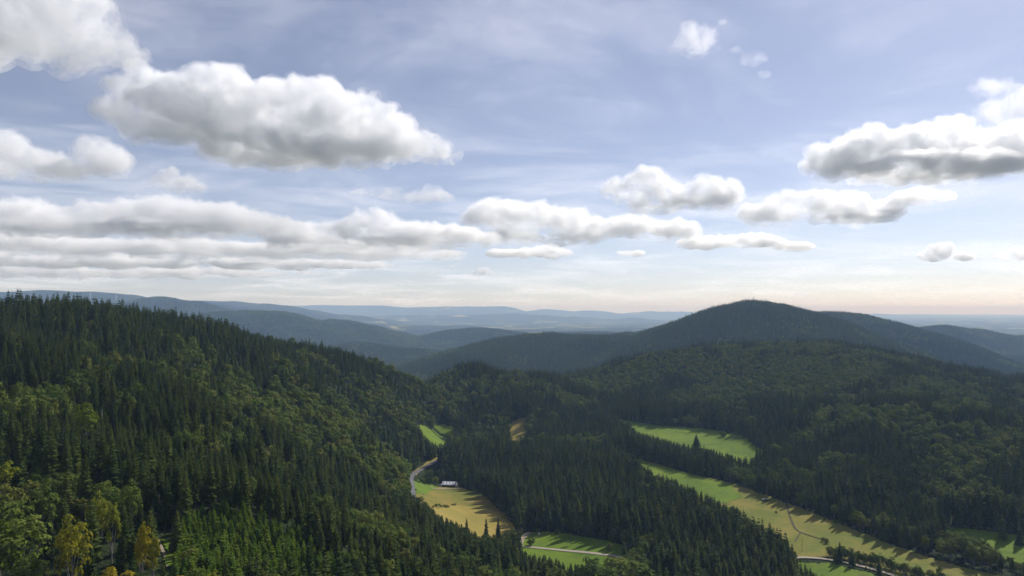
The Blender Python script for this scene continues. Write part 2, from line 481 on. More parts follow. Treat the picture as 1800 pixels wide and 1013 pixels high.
# the far end of the long pasture is greener, the lower half of the farm field drier
drape_poly('grass_strip', hits([(1070, 800), (1110, 805), (1200, 829), (1280, 850), (1300, 872), (1270, 885), (1190, 858), (1120, 822)]), GREEN, 0.62)
drape_poly('stubble_field', hits([(755, 892), (800, 886), (848, 888), (884, 906), (905, 926), (902, 950), (874, 966), (835, 955), (780, 915)]), TAN, 0.62)
drape_poly('verge', hits([(722, 834), (728, 826), (742, 818), (760, 806), (768, 797), (775, 803), (768, 810), (748, 822), (735, 832)]), TAN, 0.5, 1.5)
drape_poly('meadow', hits([(724, 846), (738, 842), (760, 850), (770, 856), (750, 866), (735, 868)]), GREEN, 0.64, 1.5)
ROADS = []
for nm, pp, w, mt in (('road', [(742, 905), (731, 878), (727, 856), (725, 840), (737, 827), (757, 816), (778, 805), (800, 797)], 4.6, ASPHALT),
                      ('gravel_road', [(890, 955), (915, 957), (940, 959.5), (990, 964), (1050, 970), (1095, 978), (1150, 1000)], 4.2, GRAVEL),
                      ('dirt_path', [(908, 962), (914, 952), (919, 943), (931, 933)], 5.0, DIRT),
                      ('gravel_road', [(1370, 980), (1392, 977.5), (1415, 977), (1452, 980), (1500, 990), (1560, 1006), (1620, 1030)], 3.8, GRAVEL),
                      ('farm_track', [(758, 856), (785, 858), (815, 857)], 3.0, DIRT),
                      ('forest_track', [(284, 948), (289, 957), (295, 968), (300, 980), (303, 992)], 1.1, DIRT),
                      ('ditch', [(1376, 880), (1380, 893), (1384, 906), (1392, 925), (1402, 933), (1425, 941), (1450, 949)], 1.6, DITCH),
                      ('ditch', [(1402, 933), (1396, 943), (1392, 950)], 1.2, DITCH)):
    o_, p_ = ribbon(nm, hits(pp), w, mt, 0.22 if nm == 'forest_track' else 0.8)
    if mt is not DITCH: ROADS.append((p_, w))
drape_poly('grass_clearing', hits([(287, 945), (300, 945), (318, 960), (325, 985), (312, 1000), (300, 985), (290, 965)]), GREEN, 0.4, 1.0)
# what the photograph shows of the open ground, kept clear of nearer tree tops
SEEN_OPEN = [
    [(1108, 742), (1165, 752), (1230, 755), (1262, 768), (1292, 770), (1332, 798), (1300, 799), (1262, 788), (1235, 779), (1195, 775), (1150, 763), (1120, 754)],
    [(1095, 801), (1150, 816), (1230, 838), (1300, 866), (1360, 878), (1400, 892), (1430, 915), (1480, 937), (1560, 963), (1640, 988), (1715, 1008), (1640, 1010), (1580, 988), (1520, 962),
     (1455, 942), (1440, 968), (1400, 976), (1392, 960), (1372, 922), (1310, 893), (1250, 866), (1190, 838)],
    [(1405, 980), (1480, 984), (1545, 1005), (1545, 1013), (1470, 1013), (1430, 996)],
    [(739, 750), (765, 746), (792, 750), (782, 774), (763, 776)],
    [(904, 745), (919, 738), (917, 755), (914, 772), (897, 770)],
    [(722, 836), (730, 826), (770, 803), (780, 808), (745, 832), (740, 845), (755, 852), (775, 838), (808, 836), (812, 856), (835, 862), (852, 886), (890, 906), (898, 928), (880, 935), (842, 930), (775, 898), (745, 872), (727, 862)],
    [(912, 950), (925, 938), (1050, 948), (1055, 972), (1040, 984), (1000, 984), (960, 970), (912, 958)],
    [(1722, 936), (1800, 942), (1800, 982), (1770, 974), (1742, 962)],
    [(286, 950), (297, 955), (310, 965), (308, 985), (296, 978)],
    [(45, 751), (95, 752), (95, 756), (45, 757)],
]
PLANTATION = hits([(308, 928), (360, 910), (450, 913), (520, 945), (590, 1000), (620, 1090), (300, 1090), (318, 1000), (322, 960)])
drape_poly('sandy_track', hits([(40, 751), (75, 750), (110, 753), (110, 757), (60, 757), (40, 757)]), DIRT, 0.5, 1.5)
# ------------------------------------------------------------------ trees
def leaf_mat(name, stops, transl=0.25, clump=0.45):
    g = Nodes(name)
    oi = g.n('ShaderNodeObjectInfo')
    tc = g.n('ShaderNodeTexCoord')
    nz = g.noise(clump, 3, 0.6, tc.outputs['Object'])
    f = g.math('ADD', g.math('MULTIPLY', oi.outputs['Random'], 0.75), g.math('MULTIPLY', nz, 0.45))
    f = g.math('SUBTRACT', f, 0.1, True)
    c = g.ramp(f, stops)
    d = g.n('ShaderNodeBsdfPrincipled'); d.inputs['Roughness'].default_value = 0.85; d.inputs['Specular IOR Level'].default_value = 0.06
    g.l(c, d.inputs['Base Color'])
    t = g.n('ShaderNodeBsdfTranslucent')
    g.l(g.mix(0.5, c, (0.10, 0.14, 0.015)), t.inputs['Color'])
    m = g.n('ShaderNodeMixShader'); m.inputs[0].default_value = transl
    g.l(d.outputs[0], m.inputs[1]); g.l(t.outputs[0], m.inputs[2])
    g.l(m.outputs[0], g.out.inputs['Surface'])
    return g.m
M_SPRUCE = leaf_mat('spruce_needles', [(0.0, (0.027, 0.050, 0.017)), (0.35, (0.046, 0.075, 0.017)), (0.65, (0.070, 0.096, 0.018)), (0.88, (0.092, 0.112, 0.020)), (0.965, (0.105, 0.110, 0.026)), (0.985, (0.14, 0.105, 0.06))], 0.22)
M_YOUNG = leaf_mat('young_needles', [(0.0, (0.065, 0.125, 0.016)), (0.5, (0.105, 0.175, 0.018)), (1.0, (0.175, 0.225, 0.024))], 0.3)
M_LEAF = leaf_mat('beech_leaves', [(0.0, (0.058, 0.098, 0.018)), (0.4, (0.094, 0.138, 0.022)), (0.7, (0.134, 0.160, 0.027)), (0.9, (0.155, 0.158, 0.032)), (1.0, (0.165, 0.160, 0.045))], 0.28, 0.3)
M_YELLOW = leaf_mat('yellow_leaves', [(0.0, (0.22, 0.215, 0.012)), (0.45, (0.25, 0.225, 0.014)), (0.8, (0.34, 0.24, 0.016)), (1.0, (0.38, 0.21, 0.018))], 0.45, 0.35)
M_LIME = leaf_mat('lime_leaves', [(0.0, (0.12, 0.17, 0.014)), (0.5, (0.18, 0.215, 0.018)), (1.0, (0.24, 0.24, 0.022))], 0.45, 0.35)
M_SILVER = leaf_mat('willow_leaves', [(0.0, (0.070, 0.090, 0.045)), (0.5, (0.10, 0.12, 0.055)), (1.0, (0.14, 0.145, 0.07))], 0.3, 0.35)
def bark_mat(name, c0, c1):
    g = Nodes(name)
    tc = g.n('ShaderNodeTexCoord')
    mp = g.n('ShaderNodeMapping'); mp.inputs['Scale'].default_value = (3, 3, 0.6); g.l(tc.outputs['Object'], mp.inputs['Vector'])
    p = g.n('ShaderNodeBsdfPrincipled'); p.inputs['Roughness'].default_value = 0.9; p.inputs['Specular IOR Level'].default_value = 0.1
    g.l(g.ramp(g.noise(2.0, 5, 0.7, mp.outputs[0]), [(0.3, c0), (0.7, c1)]), p.inputs['Base Color'])
    g.l(p.outputs[0], g.out.inputs['Surface'])
    return g.m
M_BARK = bark_mat('spruce_bark', (0.07, 0.055, 0.045), (0.19, 0.16, 0.135))
M_GREYBARK = bark_mat('beech_bark', (0.10, 0.095, 0.085), (0.22, 0.21, 0.19))

class Tris:
    def __init__(s): s.v, s.f, s.n = [], [], 0
    def add(s, verts, tris):
        s.v.append(np.asarray(verts, float)); s.f.append(np.asarray(tris, int) + s.n); s.n += len(verts)
    def mesh(s, name): return mesh_np(name, np.concatenate(s.v), np.concatenate(s.f), smooth=False)

def tube(T, path, radii, sides=6):
    path = np.asarray(path, float)
    rows = []
    for i, (p, r_) in enumerate(zip(path, radii)):
        t = path[min(i + 1, len(path) - 1)] - path[max(i - 1, 0)]; t /= np.linalg.norm(t) + 1e-9
        a = np.cross(t, [0.3, 1, 0.1]); a /= np.linalg.norm(a); b = np.cross(t, a)
        an = np.arange(sides) / sides * 2 * math.pi
        rows.append(p + r_ * (np.cos(an)[:, None] * a + np.sin(an)[:, None] * b))
    V = np.concatenate(rows); m = len(path); tr = []
    for i in range(m - 1):
        for j in range(sides):
            a, b, c, d = i * sides + j, i * sides + (j + 1) % sides, (i + 1) * sides + (j + 1) % sides, (i + 1) * sides + j
            tr += [(a, b, c), (a, c, d)]
    T.add(V, tr)

def spruce_crown(r, H=26.0, base=3.0, rad=3.3, whorls=25, per=8, fine=2, droop=0.35, sparse=1.0):
    """whorls of drooping branches; every branch a jagged spray of needles with hanging twigs"""
    T = Tris()
    for w in range(whorls):
        t = (w + r.uniform(-0.3, 0.3)) / whorls
        t = min(max(t, 0), 0.985)
        z0 = base + (H - base) * t
        L0 = rad * ((1 - t) ** 0.7) * (0.72 + 0.28 * min(1.0, t * 5 + 0.35)) + 0.16
        a0 = r.uniform(0, 6.28)
        k = max(4, int(round(per * (0.55 + 0.45 * (1 - t)))))
        for b in range(k):
            if r.random() > sparse: continue
            an = a0 + 6.2832 * b / k + r.uniform(-0.25, 0.25)
            L = L0 * r.uniform(0.66, 1.18)
            d = np.array([math.cos(an), math.sin(an), 0]); s_ = np.array([-d[1], d[0], 0])
            drp = droop * r.uniform(0.6, 1.5) * (1 - 0.9 * t)
            up = 0.30 * t * L
            rise = r.uniform(-0.1, 0.12) * L
            def at(q, side=0.0, low=0.0):
                return d * (L * q) + s_ * side + np.array([0, 0, z0 + up * q + rise * q - drp * L * q * q - low])
            wd = (0.30 * L + 0.18) * r.uniform(0.8, 1.2)
            if fine == 2:
                V = [at(0.05), at(0.35, wd, 0.12 * L), at(0.62, wd * 0.85, 0.1 * L), at(0.8, wd * 0.35, 0), at(1.0), at(0.8, -wd * 0.35, 0), at(0.62, -wd * 0.85, 0.1 * L), at(0.35, -wd, 0.12 * L), at(0.5)]
                tr = [(0, 1, 8), (1, 2, 8), (2, 3, 8), (3, 4, 8), (4, 5, 8), (5, 6, 8), (6, 7, 8), (7, 0, 8)]
                T.add(V, [x for x in tr if r.random() > 0.08])
                hang = (0.30 * L + 0.45) * r.uniform(0.6, 1.3)
                for sd in (-0.55, 0.1, 0.6):
                    o_ = wd * sd; e_ = 0.12 * L * abs(sd)
                    V = [at(0.2, o_ * 0.5, e_ * 0.5), at(0.58, o_, e_), at(0.95, o_ * 0.4, 0), at(0.36, o_ * 0.9, hang), at(0.74, o_ * 0.8, hang * 0.8)]
                    T.add(V, [(0, 3, 1), (1, 4, 2)])
            elif fine == 1:
                dz_ = 0.34 * L + 0.35
                V = [at(0.0), at(0.55, wd * 1.25, dz_), at(1.0, 0, 0.1), at(0.55, -wd * 1.25, dz_), at(0.35, 0, dz_ + 0.3), at(0.75, 0, dz_)]
                T.add(V, [(0, 1, 2), (0, 2, 3), (0, 4, 5), (0, 5, 2)])
            else:
                V = [at(0.0, 0, -0.9), at(1.0, wd * 1.7, 1.5 + 0.25 * L), at(1.05, 0, 0.6), at(1.0, -wd * 1.7, 1.5 + 0.25 * L)]
                T.add(V, [(0, 1, 2), (0, 2, 3)])
    # leader
    T.add([(0.12, 0, H - 1.4), (-0.06, 0.1, H - 1.4), (-0.06, -0.1, H - 1.4), (0, 0, H + 0.5)], [(0, 1, 3), (1, 2, 3), (2, 0, 3)])
    return T

def spruce_trunk(r, H=26.0):
    T = Tris()
    lean = r.normal(size=2) * 0.12
    zs = [-2.5, 0.6, H * 0.3, H * 0.65, H * 0.97]
    tube(T, [(lean[0] * z / H, lean[1] * z / H, z) for z in zs], [0.40, 0.33, 0.25, 0.15, 0.03], 6)
    return T

def broad_crown(r, H=17.0, rad=5.0, low=3.5, lobes=16, cards=62, card=0.62, small=1.0):
    """lobes on a dome, each built of many small leaf sprays around its outer side, with gaps between lobes"""
    T = Tris()
    zc = (H + low) / 2; hz = (H - low) / 2
    LB = []
    for i in range(lobes):
        for _ in range(30):
            d = r.normal(size=3); d /= np.linalg.norm(d)
            if d[2] > -0.8: break
        q = r.uniform(0.45, 0.86)
        c = np.array([d[0] * rad * q, d[1] * rad * q, zc + d[2] * hz * q * 0.98])
        lr = rad * small * r.uniform(0.25, 0.46)
        LB.append((c, lr))
    LB.append((np.array([0, 0, zc]), rad * 0.5))
    for c, lr in LB:
        n_ = max(6, int(cards * (lr / (rad * 0.37)) ** 2))
        D = r.normal(size=(n_, 3)); D /= np.linalg.norm(D, axis=1)[:, None]
        D[:, 2] = np.where(D[:, 2] < -0.5, -D[:, 2], D[:, 2])
        rr_ = lr * r.uniform(0.72, 1.12, n_)
        Pc = c + D * rr_[:, None] * np.array([1, 1, 0.85])
        G_ = (Pc - np.array([0, 0, zc - hz * 0.3])) / rad; N = D * 0.7 + G_ * 0.6 + r.normal(size=(n_, 3)) * 0.38; N /= np.linalg.norm(N, axis=1)[:, None]
        A_ = np.cross(N, r.normal(size=(n_, 3))); A_ /= np.linalg.norm(A_, axis=1)[:, None]
        B_ = np.cross(N, A_)
        s = card * r.uniform(0.6, 1.4, n_)[:, None]
        V = np.stack([Pc + A_ * s, Pc + B_ * s * 0.7, Pc - A_ * s, Pc - B_ * s * 0.7], 1).reshape(-1, 3)
        i0 = np.arange(n_) * 4
        T.add(V, np.concatenate([np.stack([i0, i0 + 1, i0 + 2], 1), np.stack([i0, i0 + 2, i0 + 3], 1)]))
    return T, LB

def broad_trunk(r, LB, H=17.0, low=3.5):
    T = Tris()
    top = np.array([0, 0, (H + low) / 2])
    tube(T, [(0, 0, -2), (0.05, 0, 0.5), (0.1, 0.05, low), top], [0.42, 0.33, 0.27, 0.14], 6)
    for c, lr in LB[:7]:
        z = low * r.uniform(0.8, 1.3)
        tube(T, [(0.08, 0.03, z), (c + np.array([0, 0, z])) / 2 * np.array([1, 1, 1.0]), c], [0.16, 0.10, 0.03], 4)
    return T

def prep(T, name, mat):
    me = T.mesh(name); me.materials.append(mat); return me

def joined(crown, trunk, name, m_leaf, m_bark):
    """crown and trunk in one mesh, only for the mass of the forest"""
    nv = crown.n
    nf = sum(len(f) for f in crown.f)
    T = Tris(); T.v = crown.v + trunk.v; T.f = crown.f + [f + nv for f in trunk.f]
    me = T.mesh(name); me.materials.append(m_leaf); me.materials.append(m_bark)
    mi = np.zeros(len(me.polygons), np.int32); mi[nf:] = 1
    me.polygons.foreach_set('material_index', mi)
    return me

tr_ = np.random.default_rng(11)
SPR = []     # (crown mesh, trunk mesh)
SPR_J = []
for k in range(6):
    base = (3.0, 5.5, 8.0, 4.0, 2.0, 10.0)[k]
    c = spruce_crown(tr_, base=base, rad=(4.0, 3.7, 3.6, 4.4, 4.2, 3.4)[k], whorls=26, per=8, droop=(0.35, 0.45, 0.3, 0.5, 0.4, 0.35)[k], sparse=(1, .92, .9, .97, 1, .88)[k])
    t = spruce_trunk(tr_)
    SPR.append((prep(c, 'spruce_crown', M_SPRUCE), prep(t, 'spruce_trunk', M_BARK)))
    SPR_J.append(joined(c, t, 'spruce_whole', M_SPRUCE, M_BARK))
SPR_MID = []
for k in range(5):
    c = spruce_crown(tr_, base=(3, 6, 4, 8, 3)[k], rad=(4.1, 3.7, 4.4, 3.5, 4.0)[k], whorls=16, per=7, fine=1, droop=0.4)
    SPR_MID.append(joined(c, spruce_trunk(tr_), 'spruce_mid', M_SPRUCE, M_BARK))
SPR_FAR = []
for k in range(4):
    c = spruce_crown(tr_, base=4, rad=(4.3, 3.8, 4.6, 3.9)[k], whorls=7, per=6, fine=0, droop=0.4)
    m = c.mesh('spruce_far'); m.materials.append(M_SPRUCE); SPR_FAR.append(m)
BRD, BRD_J, BRD_MID, BRD_FAR = [], [], [], []
SHAPES = [(17, 5.0, 1.8), (19, 5.6, 2.4), (15, 4.6, 1.6), (18, 4.4, 2.2), (16, 5.6, 1.8)]
for k, (H, rd, lo) in enumerate(SHAPES):
    c, LB = broad_crown(tr_, H, rd, lo, 34, 75, 0.40, small=0.72); t = broad_trunk(tr_, LB, H, lo)
    BRD.append((c, t)); BRD_J.append(joined(c, t, 'broadleaf_whole', M_LEAF, M_GREYBARK))
for k, (H, rd, lo) in enumerate(SHAPES):
    c, LB = broad_crown(tr_, H, rd, lo, 13, 26, 0.85); t = broad_trunk(tr_, LB, H, lo)
    BRD_MID.append(joined(c, t, 'broadleaf_mid', M_LEAF, M_GREYBARK))
for k, (H, rd, lo) in enumerate(SHAPES[:3]):
    c, LB = broad_crown(tr_, H, rd * 1.05, lo, 9, 9, 1.5)
    m = c.mesh('broadleaf_far'); m.materials.append(M_LEAF); BRD_FAR.append(m)
YNG = []
for k in range(4):
    c = spruce_crown(tr_, H=8.0, base=0.5, rad=1.9, whorls=13, per=7, droop=0.1)
    T = Tris(); tube(T, [(0, 0, -1), (0, 0, 3), (0, 0, 7.4)], [0.14, 0.1, 0.02], 5)
    YNG.append((prep(c, 'young_crown', M_YOUNG), prep(T, 'young_trunk', M_BARK)))
def crown_mesh(k, mat, name='broad_crown'):
    me = BRD[k][0].mesh(name); me.materials.append(mat); return me
BC = {m.name: [crown_mesh(k, m) for k in range(5)] for m in (M_LEAF, M_YELLOW, M_LIME, M_SILVER)}
BT = [prep(BRD[k][1], 'broad_trunk', M_GREYBARK) for k in range(5)]
print('tree meshes', round(time.time() - T0, 1))

# ---- where trees stand
def scatter(step, d0, d1, azmax, seed):
    """jittered grid in the ground plane within a ring sector"""
    r = np.random.default_rng(seed)
    xm = d1 * math.sin(R(azmax))
    xs = np.arange(-xm, xm, step); ys = np.arange(0 if azmax <= 90 else -d1, d1, step)
    X, Y = np.meshgrid(xs, ys); X = X.ravel(); Y = Y.ravel()
    X = X + r.uniform(-0.45, 0.45, len(X)) * step; Y = Y + r.uniform(-0.45, 0.45, len(Y)) * step
    d = np.hypot(X, Y)
    m = (d >= d0) & (d < d1) & (np.abs(np.arctan2(X, Y)) < R(azmax))
    return X[m], Y[m]

# what the ridges hide from this side (with a wide margin, so that a step aside still finds forest)
pa = np.radians(np.linspace(-50, 50, 420)); pr = np.concatenate([np.arange(100, 3000, 12.0), np.arange(3000, 9500, 40.0)])
PA, PR = np.meshgrid(pa, pr)
pg = ground(PR * np.sin(PA), PR * np.cos(PA))
el = (pg + 8.0) / PR
hor = np.maximum.accumulate(el, axis=0)
def sees(x, y, z, top, margin):
    d = np.hypot(x, y); a = np.arctan2(x, y)
    ia = np.clip(((a - pa[0]) / (pa[1] - pa[0])).round().astype(int), 0, len(pa) - 1)
    ir = np.clip(np.searchsorted(pr, d - 30) - 1, 0, len(pr) - 1)
    return (z + top + margin) / d > hor[ir, ia]

X, Y = scatter(6.3, 120, 1950, 47, 1)
Z = ground(X, Y)
keep = sees(X, Y, Z, 26, 14)
keep &= ~((np.abs(np.degrees(np.arctan2(X, Y))) > 41) & (np.hypot(X, Y) > 900))
X, Y, Z = X[keep], Y[keep], Z[keep]
op = np.zeros(len(X), bool)
for k, poly in OPEN.items(): op |= inside(X, Y, poly)
for p_, w_ in ROADS:
    sel = np.where((X > p_[:, 0].min() - 12) & (X < p_[:, 0].max() + 12) & (Y > p_[:, 1].min() - 12) & (Y < p_[:, 1].max() + 12))[0]
    if len(sel):
        dd = np.sqrt(((np.stack([X[sel], Y[sel]], 1)[:, None] - p_[None, ::2]) ** 2).sum(-1)).min(1)
        op[sel[dd < w_ / 2 + 2.2]] = True
X, Y, Z = X[~op], Y[~op], Z[~op]
plant = inside(X, Y, PLANTATION)
X, Y, Z = X[~plant], Y[~plant], Z[~plant]
N = len(X)
U = U0 + F_PX * X / np.maximum(Y, 1); V = V_H - F_PX * (Z + 18) / np.maximum(Y, 1)
# share of broadleaved trees: stands seen on the slopes
BROAD = [(60, 930, 140, 110, 0.75), (230, 960, 80, 60, 0.5), (180, 690, 190, 55, 0.62), (450, 715, 190, 60, 0.72), (640, 715, 150, 65, 0.75), (690, 820, 55, 70, 1.0), (560, 780, 130, 40, 0.5), (770, 700, 140, 50, 0.8), (870, 690, 110, 40, 0.7),
         (1080, 990, 75, 35, 1.2), (1300, 1005, 140, 25, 0.75), (1180, 640, 200, 45, 0.9), (1380, 650, 190, 60, 0.95), (1330, 610, 160, 25, 0.75), (1560, 720, 150, 70, 0.7), (1480, 700, 110, 50, 0.65), (1700, 790, 140, 80, 0.75), (1640, 850, 120, 50, 0.6), (1700, 930, 90, 35, 0.9),
         (1400, 830, 80, 40, 0.7), (1540, 880, 70, 40, 0.55), (1120, 760, 140, 20, 0.5), (1300, 830, 70, 30, 0.6), (400, 640, 260, 40, 0.4), (930, 760, 30, 20, 0.7), (900, 930, 20, 30, 0.7), (40, 720, 100, 50, 0.6), (1020, 680, 100, 35, 0.7), (1500, 1000, 90, 20, 0.6), (1750, 700, 110, 40, 0.55), (1200, 700, 150, 30, 0.5), (1050, 860, 180, 60, 0.12)]
pb = np.full(N, 0.06)
for u, v, su, sv, a in BROAD:
    pb = np.maximum(pb, a * np.exp(-((U - u) / su) ** 2 - ((V - v) / sv) ** 2))
nb = 0.5 + 0.5 * fbm(X / 55, Y / 55, 3, 31) + 0.18 * fbm(X / 12, Y / 12, 1, 41)
# rank-like threshold on clumpy noise
nb = np.argsort(np.argsort(nb + rng.uniform(-0.05, 0.05, N))) / N      # flat ranks: the share of broadleaves follows the map
is_b = nb > 1 - 1.15 * pb
hs = rng.uniform(0, 1, N)
thin = is_b & (hs > 0.60)                       # broad crowns need room
thin |= (~is_b) & (hs > 0.93)
X, Y, Z, U, V, is_b = (a[~thin] for a in (X, Y, Z, U, V, is_b))
N = len(X)
D = np.hypot(X, Y)
stand = 0.5 + 0.5 * fbm(X / 90, Y / 90, 3, 51)
SZ = np.where(is_b, rng.uniform(0.75, 1.2, N), (0.55 + 0.40 * np.clip((stand - 0.32) * 3.0, 0, 1)) * rng.normal(1.0, 0.15, N).clip(0.5, 1.35))
SZ = SZ * np.where(~is_b & (Z < -165) & (D > 500), 1.25, 1.0)
WID = SZ * np.where(is_b, rng.uniform(0.9, 1.12, N), rng.uniform(0.95, 1.25, N))
HT = np.where(is_b, 17.0, 26.0) * SZ
RADc = np.where(is_b, 5.0, 3.8) * WID
# keep views of the open ground free: trees standing in front of it are lower or absent
MW, MH = 1800, 1013
vv, uu = np.mgrid[0:MH, 0:MW]
omask = np.zeros((MH, MW), bool)
for poly in SEEN_OPEN:
    p_ = np.array(poly, float); a0, a1 = int(p_[:, 0].min()), int(p_[:, 0].max()) + 1; b0, b1 = int(p_[:, 1].min()), int(p_[:, 1].max()) + 1
    sl = (slice(max(b0, 0), min(b1, MH)), slice(max(a0, 0), min(a1, MW)))
    omask[sl] |= inside(uu[sl].astype(float), vv[sl].astype(float), p_)
def blocks(x, y, z, h, r):
    res = np.zeros(len(x), bool)
    for fh, fw in ((1.0, 0.0), (0.9, 0.2), (0.75, 0.5), (0.5, 0.8), (0.3, 1.0)):
        for sgn in ((-1, 1) if fw else (0,)):
            iu = (U0 + F_PX * (x + sgn * fw * r) / y).round().astype(int); iv = (V_H - F_PX * (z + h * fh) / y).round().astype(int)
            ok = (iu >= 0) & (iu < MW) & (iv >= 0) & (iv < MH)
            res[ok] |= omask[iv[ok], iu[ok]]
    return res
drop = np.zeros(N, bool)
for f in (1.0, 0.8, 0.62, 0.45):
    bl = blocks(X, Y, Z, HT * f, RADc * max(f, 0.6))
    if f == 1.0: bad = bl.copy(); fac = np.ones(N)
    else:
        fix = bad & ~bl & (fac == 1.0); fac[fix] = f; bad = bad & ~fix
drop = bad
SZ = SZ * fac; WID = WID * np.maximum(fac, 0.6); HT = HT * fac; RADc = RADc * np.maximum(fac, 0.6)
X, Y, Z, U, V, D, is_b, SZ, WID, HT, RADc = (a[~drop] for a in (X, Y, Z, U, V, D, is_b, SZ, WID, HT, RADc))
N = len(X)
print('near trees', N, int(is_b.sum()), round(time.time() - T0, 1))

# single trees in and beside the meadows: (u, v of the foot, height, width factor, kind)
FREE = []
def free(u, v, h, kind, w=1.0, label=None):
    p = hit(u, v); FREE.append((p[0], p[1], p[2], h, w, kind, label))

# young plantation
px_, py_ = [], []
x0, y0 = PLANTATION[:, :2].min(0); x1, y1 = PLANTATION[:, :2].max(0)
gx_, gy_ = np.meshgrid(np.arange(x0, x1, 2.9), np.arange(y0, y1, 2.9))
gx_ = gx_.ravel() + rng.uniform(-1.1, 1.1, gx_.size); gy_ = gy_.ravel() + rng.uniform(-1.1, 1.1, gy_.size)
m = inside(gx_, gy_, PLANTATION) & (np.hypot(gx_ - ROADS[5][0][:, 0].mean(), gy_ - ROADS[5][0][:, 1].mean()) > 5)
PX_, PY_ = gx_[m], gy_[m]; PZ_ = ground(PX_, PY_); PS_ = rng.normal(0.85, 0.2, len(PX_)).clip(0.4, 1.35)
bl = blocks(PX_, PY_, PZ_, PS_ * 8, PS_ * 1.8)
PX_, PY_, PZ_, PS_ = PX_[~bl], PY_[~bl], PZ_[~bl], PS_[~bl]
print('young', len(PX_))
# ---- trees that can be told apart: foot (u, v), height in metres
for u, v, h, kind, w, lab in [
    (1152, 783, 15, 'beech', 1.35, 'round dark tree at the lower edge of the long upper meadow'),
    (1222, 794, 26, 'spruce', 1.75, 'broad cone-shaped spruce rising in front of the upper meadow'),
    (1268, 767, 11.6, 'bush', 1.2, 'bush standing in the top right part of the upper meadow'),
    (1289, 759, 13, 'beech', 0.8, 'pale narrow tree at the upper rim of the upper meadow'),
    (1002, 955, 11, 'beech', 0.62, 'slim oval tree standing alone in the middle of the low green meadow'),
    (933, 956, 9.4, 'bush', 1.25, 'round dark bush beside the dirt path on the low green meadow'),
    (1069, 966, 9, 'lime', 1.0, 'pale green round tree at the right end of the low green meadow'),
    (821, 940, 16, 'spruce', 0.9, 'leftmost of three lone spruces in front of the dry stubble field'),
    (855, 942, 18, 'spruce', 0.9, 'middle one of three lone spruces in front of the dry stubble field'),
    (876, 944, 19, 'spruce', 0.95, 'rightmost of three lone spruces in front of the dry stubble field'),
    (892, 953, 13, 'willow', 1.0, 'silvery willow left of the dirt path, farthest from the path'),
    (904, 955, 14, 'willow', 0.9, 'silvery willow in the middle of the clump beside the dirt path'),
    (914, 950, 14, 'willow', 0.8, 'silvery willow closest to the bend of the dirt path'),
    (1753, 947, 24, 'spruce', 1.05, 'left one of two dark spruces on the rim of the bright right-hand meadow'),
    (1782, 955, 20, 'spruce', 1.15, 'right one of two dark spruces on the rim of the bright right-hand meadow'),
    (1731, 931, 5.8, 'bush', 1.3, 'small round bush at the upper left of the bright right-hand meadow'),
    (1460, 908, 15, 'lime', 1.0, 'bright yellow-green tree at the foot of the right-hand forest above the pasture'),
    (1371, 872, 10, 'willow', 1.1, 'silvery shrub at the upper end of the brown ditch'),
    (1388, 873, 6, 'willow', 1.2, 'small pale round shrub beside the ditch head'),
    (1360, 899, 2.9, 'bush', 1.3, 'tiny dark bush alone on the long pasture'),
    (1642, 1016, 13, 'beech', 0.75, 'lone columnar tree on the pasture near the bottom right corner'),
    (1447, 952, 6.5, 'bush', 0.9, 'shrub at the lower end of the brown ditch'),
    (1440, 949, 5.8, 'bush', 0.9, 'shrub second from the lower end of the brown ditch'),
    (745, 846, 10.2, 'bush', 1.3, 'bushy tree in the inner bend of the grey road, nearest the bend'),
    (754, 850, 11.6, 'bush', 1.3, 'bushy tree between the grey road and the flat-roofed farm building'),
    (764, 849, 11.6, 'bush', 1.25, 'bushy tree left of the farm building'),
    (757, 836, 11.6, 'bush', 1.25, 'bushy tree behind the others between the road and the farm building'),
    (771, 838, 10, 'beech', 0.9, 'dark tree just up the road from the farm building'),
    (741, 884, 10.2, 'bush', 1.0, 'shrub on the left border of the field, just below the road end'),
    (748, 894, 10.2, 'bush', 1.0, 'middle shrub on the left border of the field'),
    (757, 907, 11.6, 'bush', 1.0, 'lowest shrub on the left border of the field'),
    (768, 888, 3.6, 'bush', 1.6, 'low scrub on the band across the field, at its left end'),
    (800, 886, 3.0, 'bush', 1.6, 'low scrub on the band across the field, at its right end'),
    (803, 843, 9, 'bush', 1.2, 'bush at the right gable of the farm building'),
    (778, 841, 9, 'bush', 1.2, 'bush against the left gable of the farm building'),
    (950, 752, 10, 'beech', 1.1, 'round tree to the right of the dry saddle meadow'),
    (944, 764, 9, 'bush', 1.2, 'bush below the round tree beside the dry saddle meadow'),
]:
    free(u, v, h, kind, w, lab)
def free_top(u, v_top, d, kind, w, lab):
    """a tree whose top the photograph shows at (u, v_top), d metres ahead"""
    t = px(u, v_top, d); z = float(ground(np.array([t[0]]), np.array([t[1]]))[0])
    FREE.append((t[0], t[1], z, max(t[2] - z, 5.0), w, kind, lab))
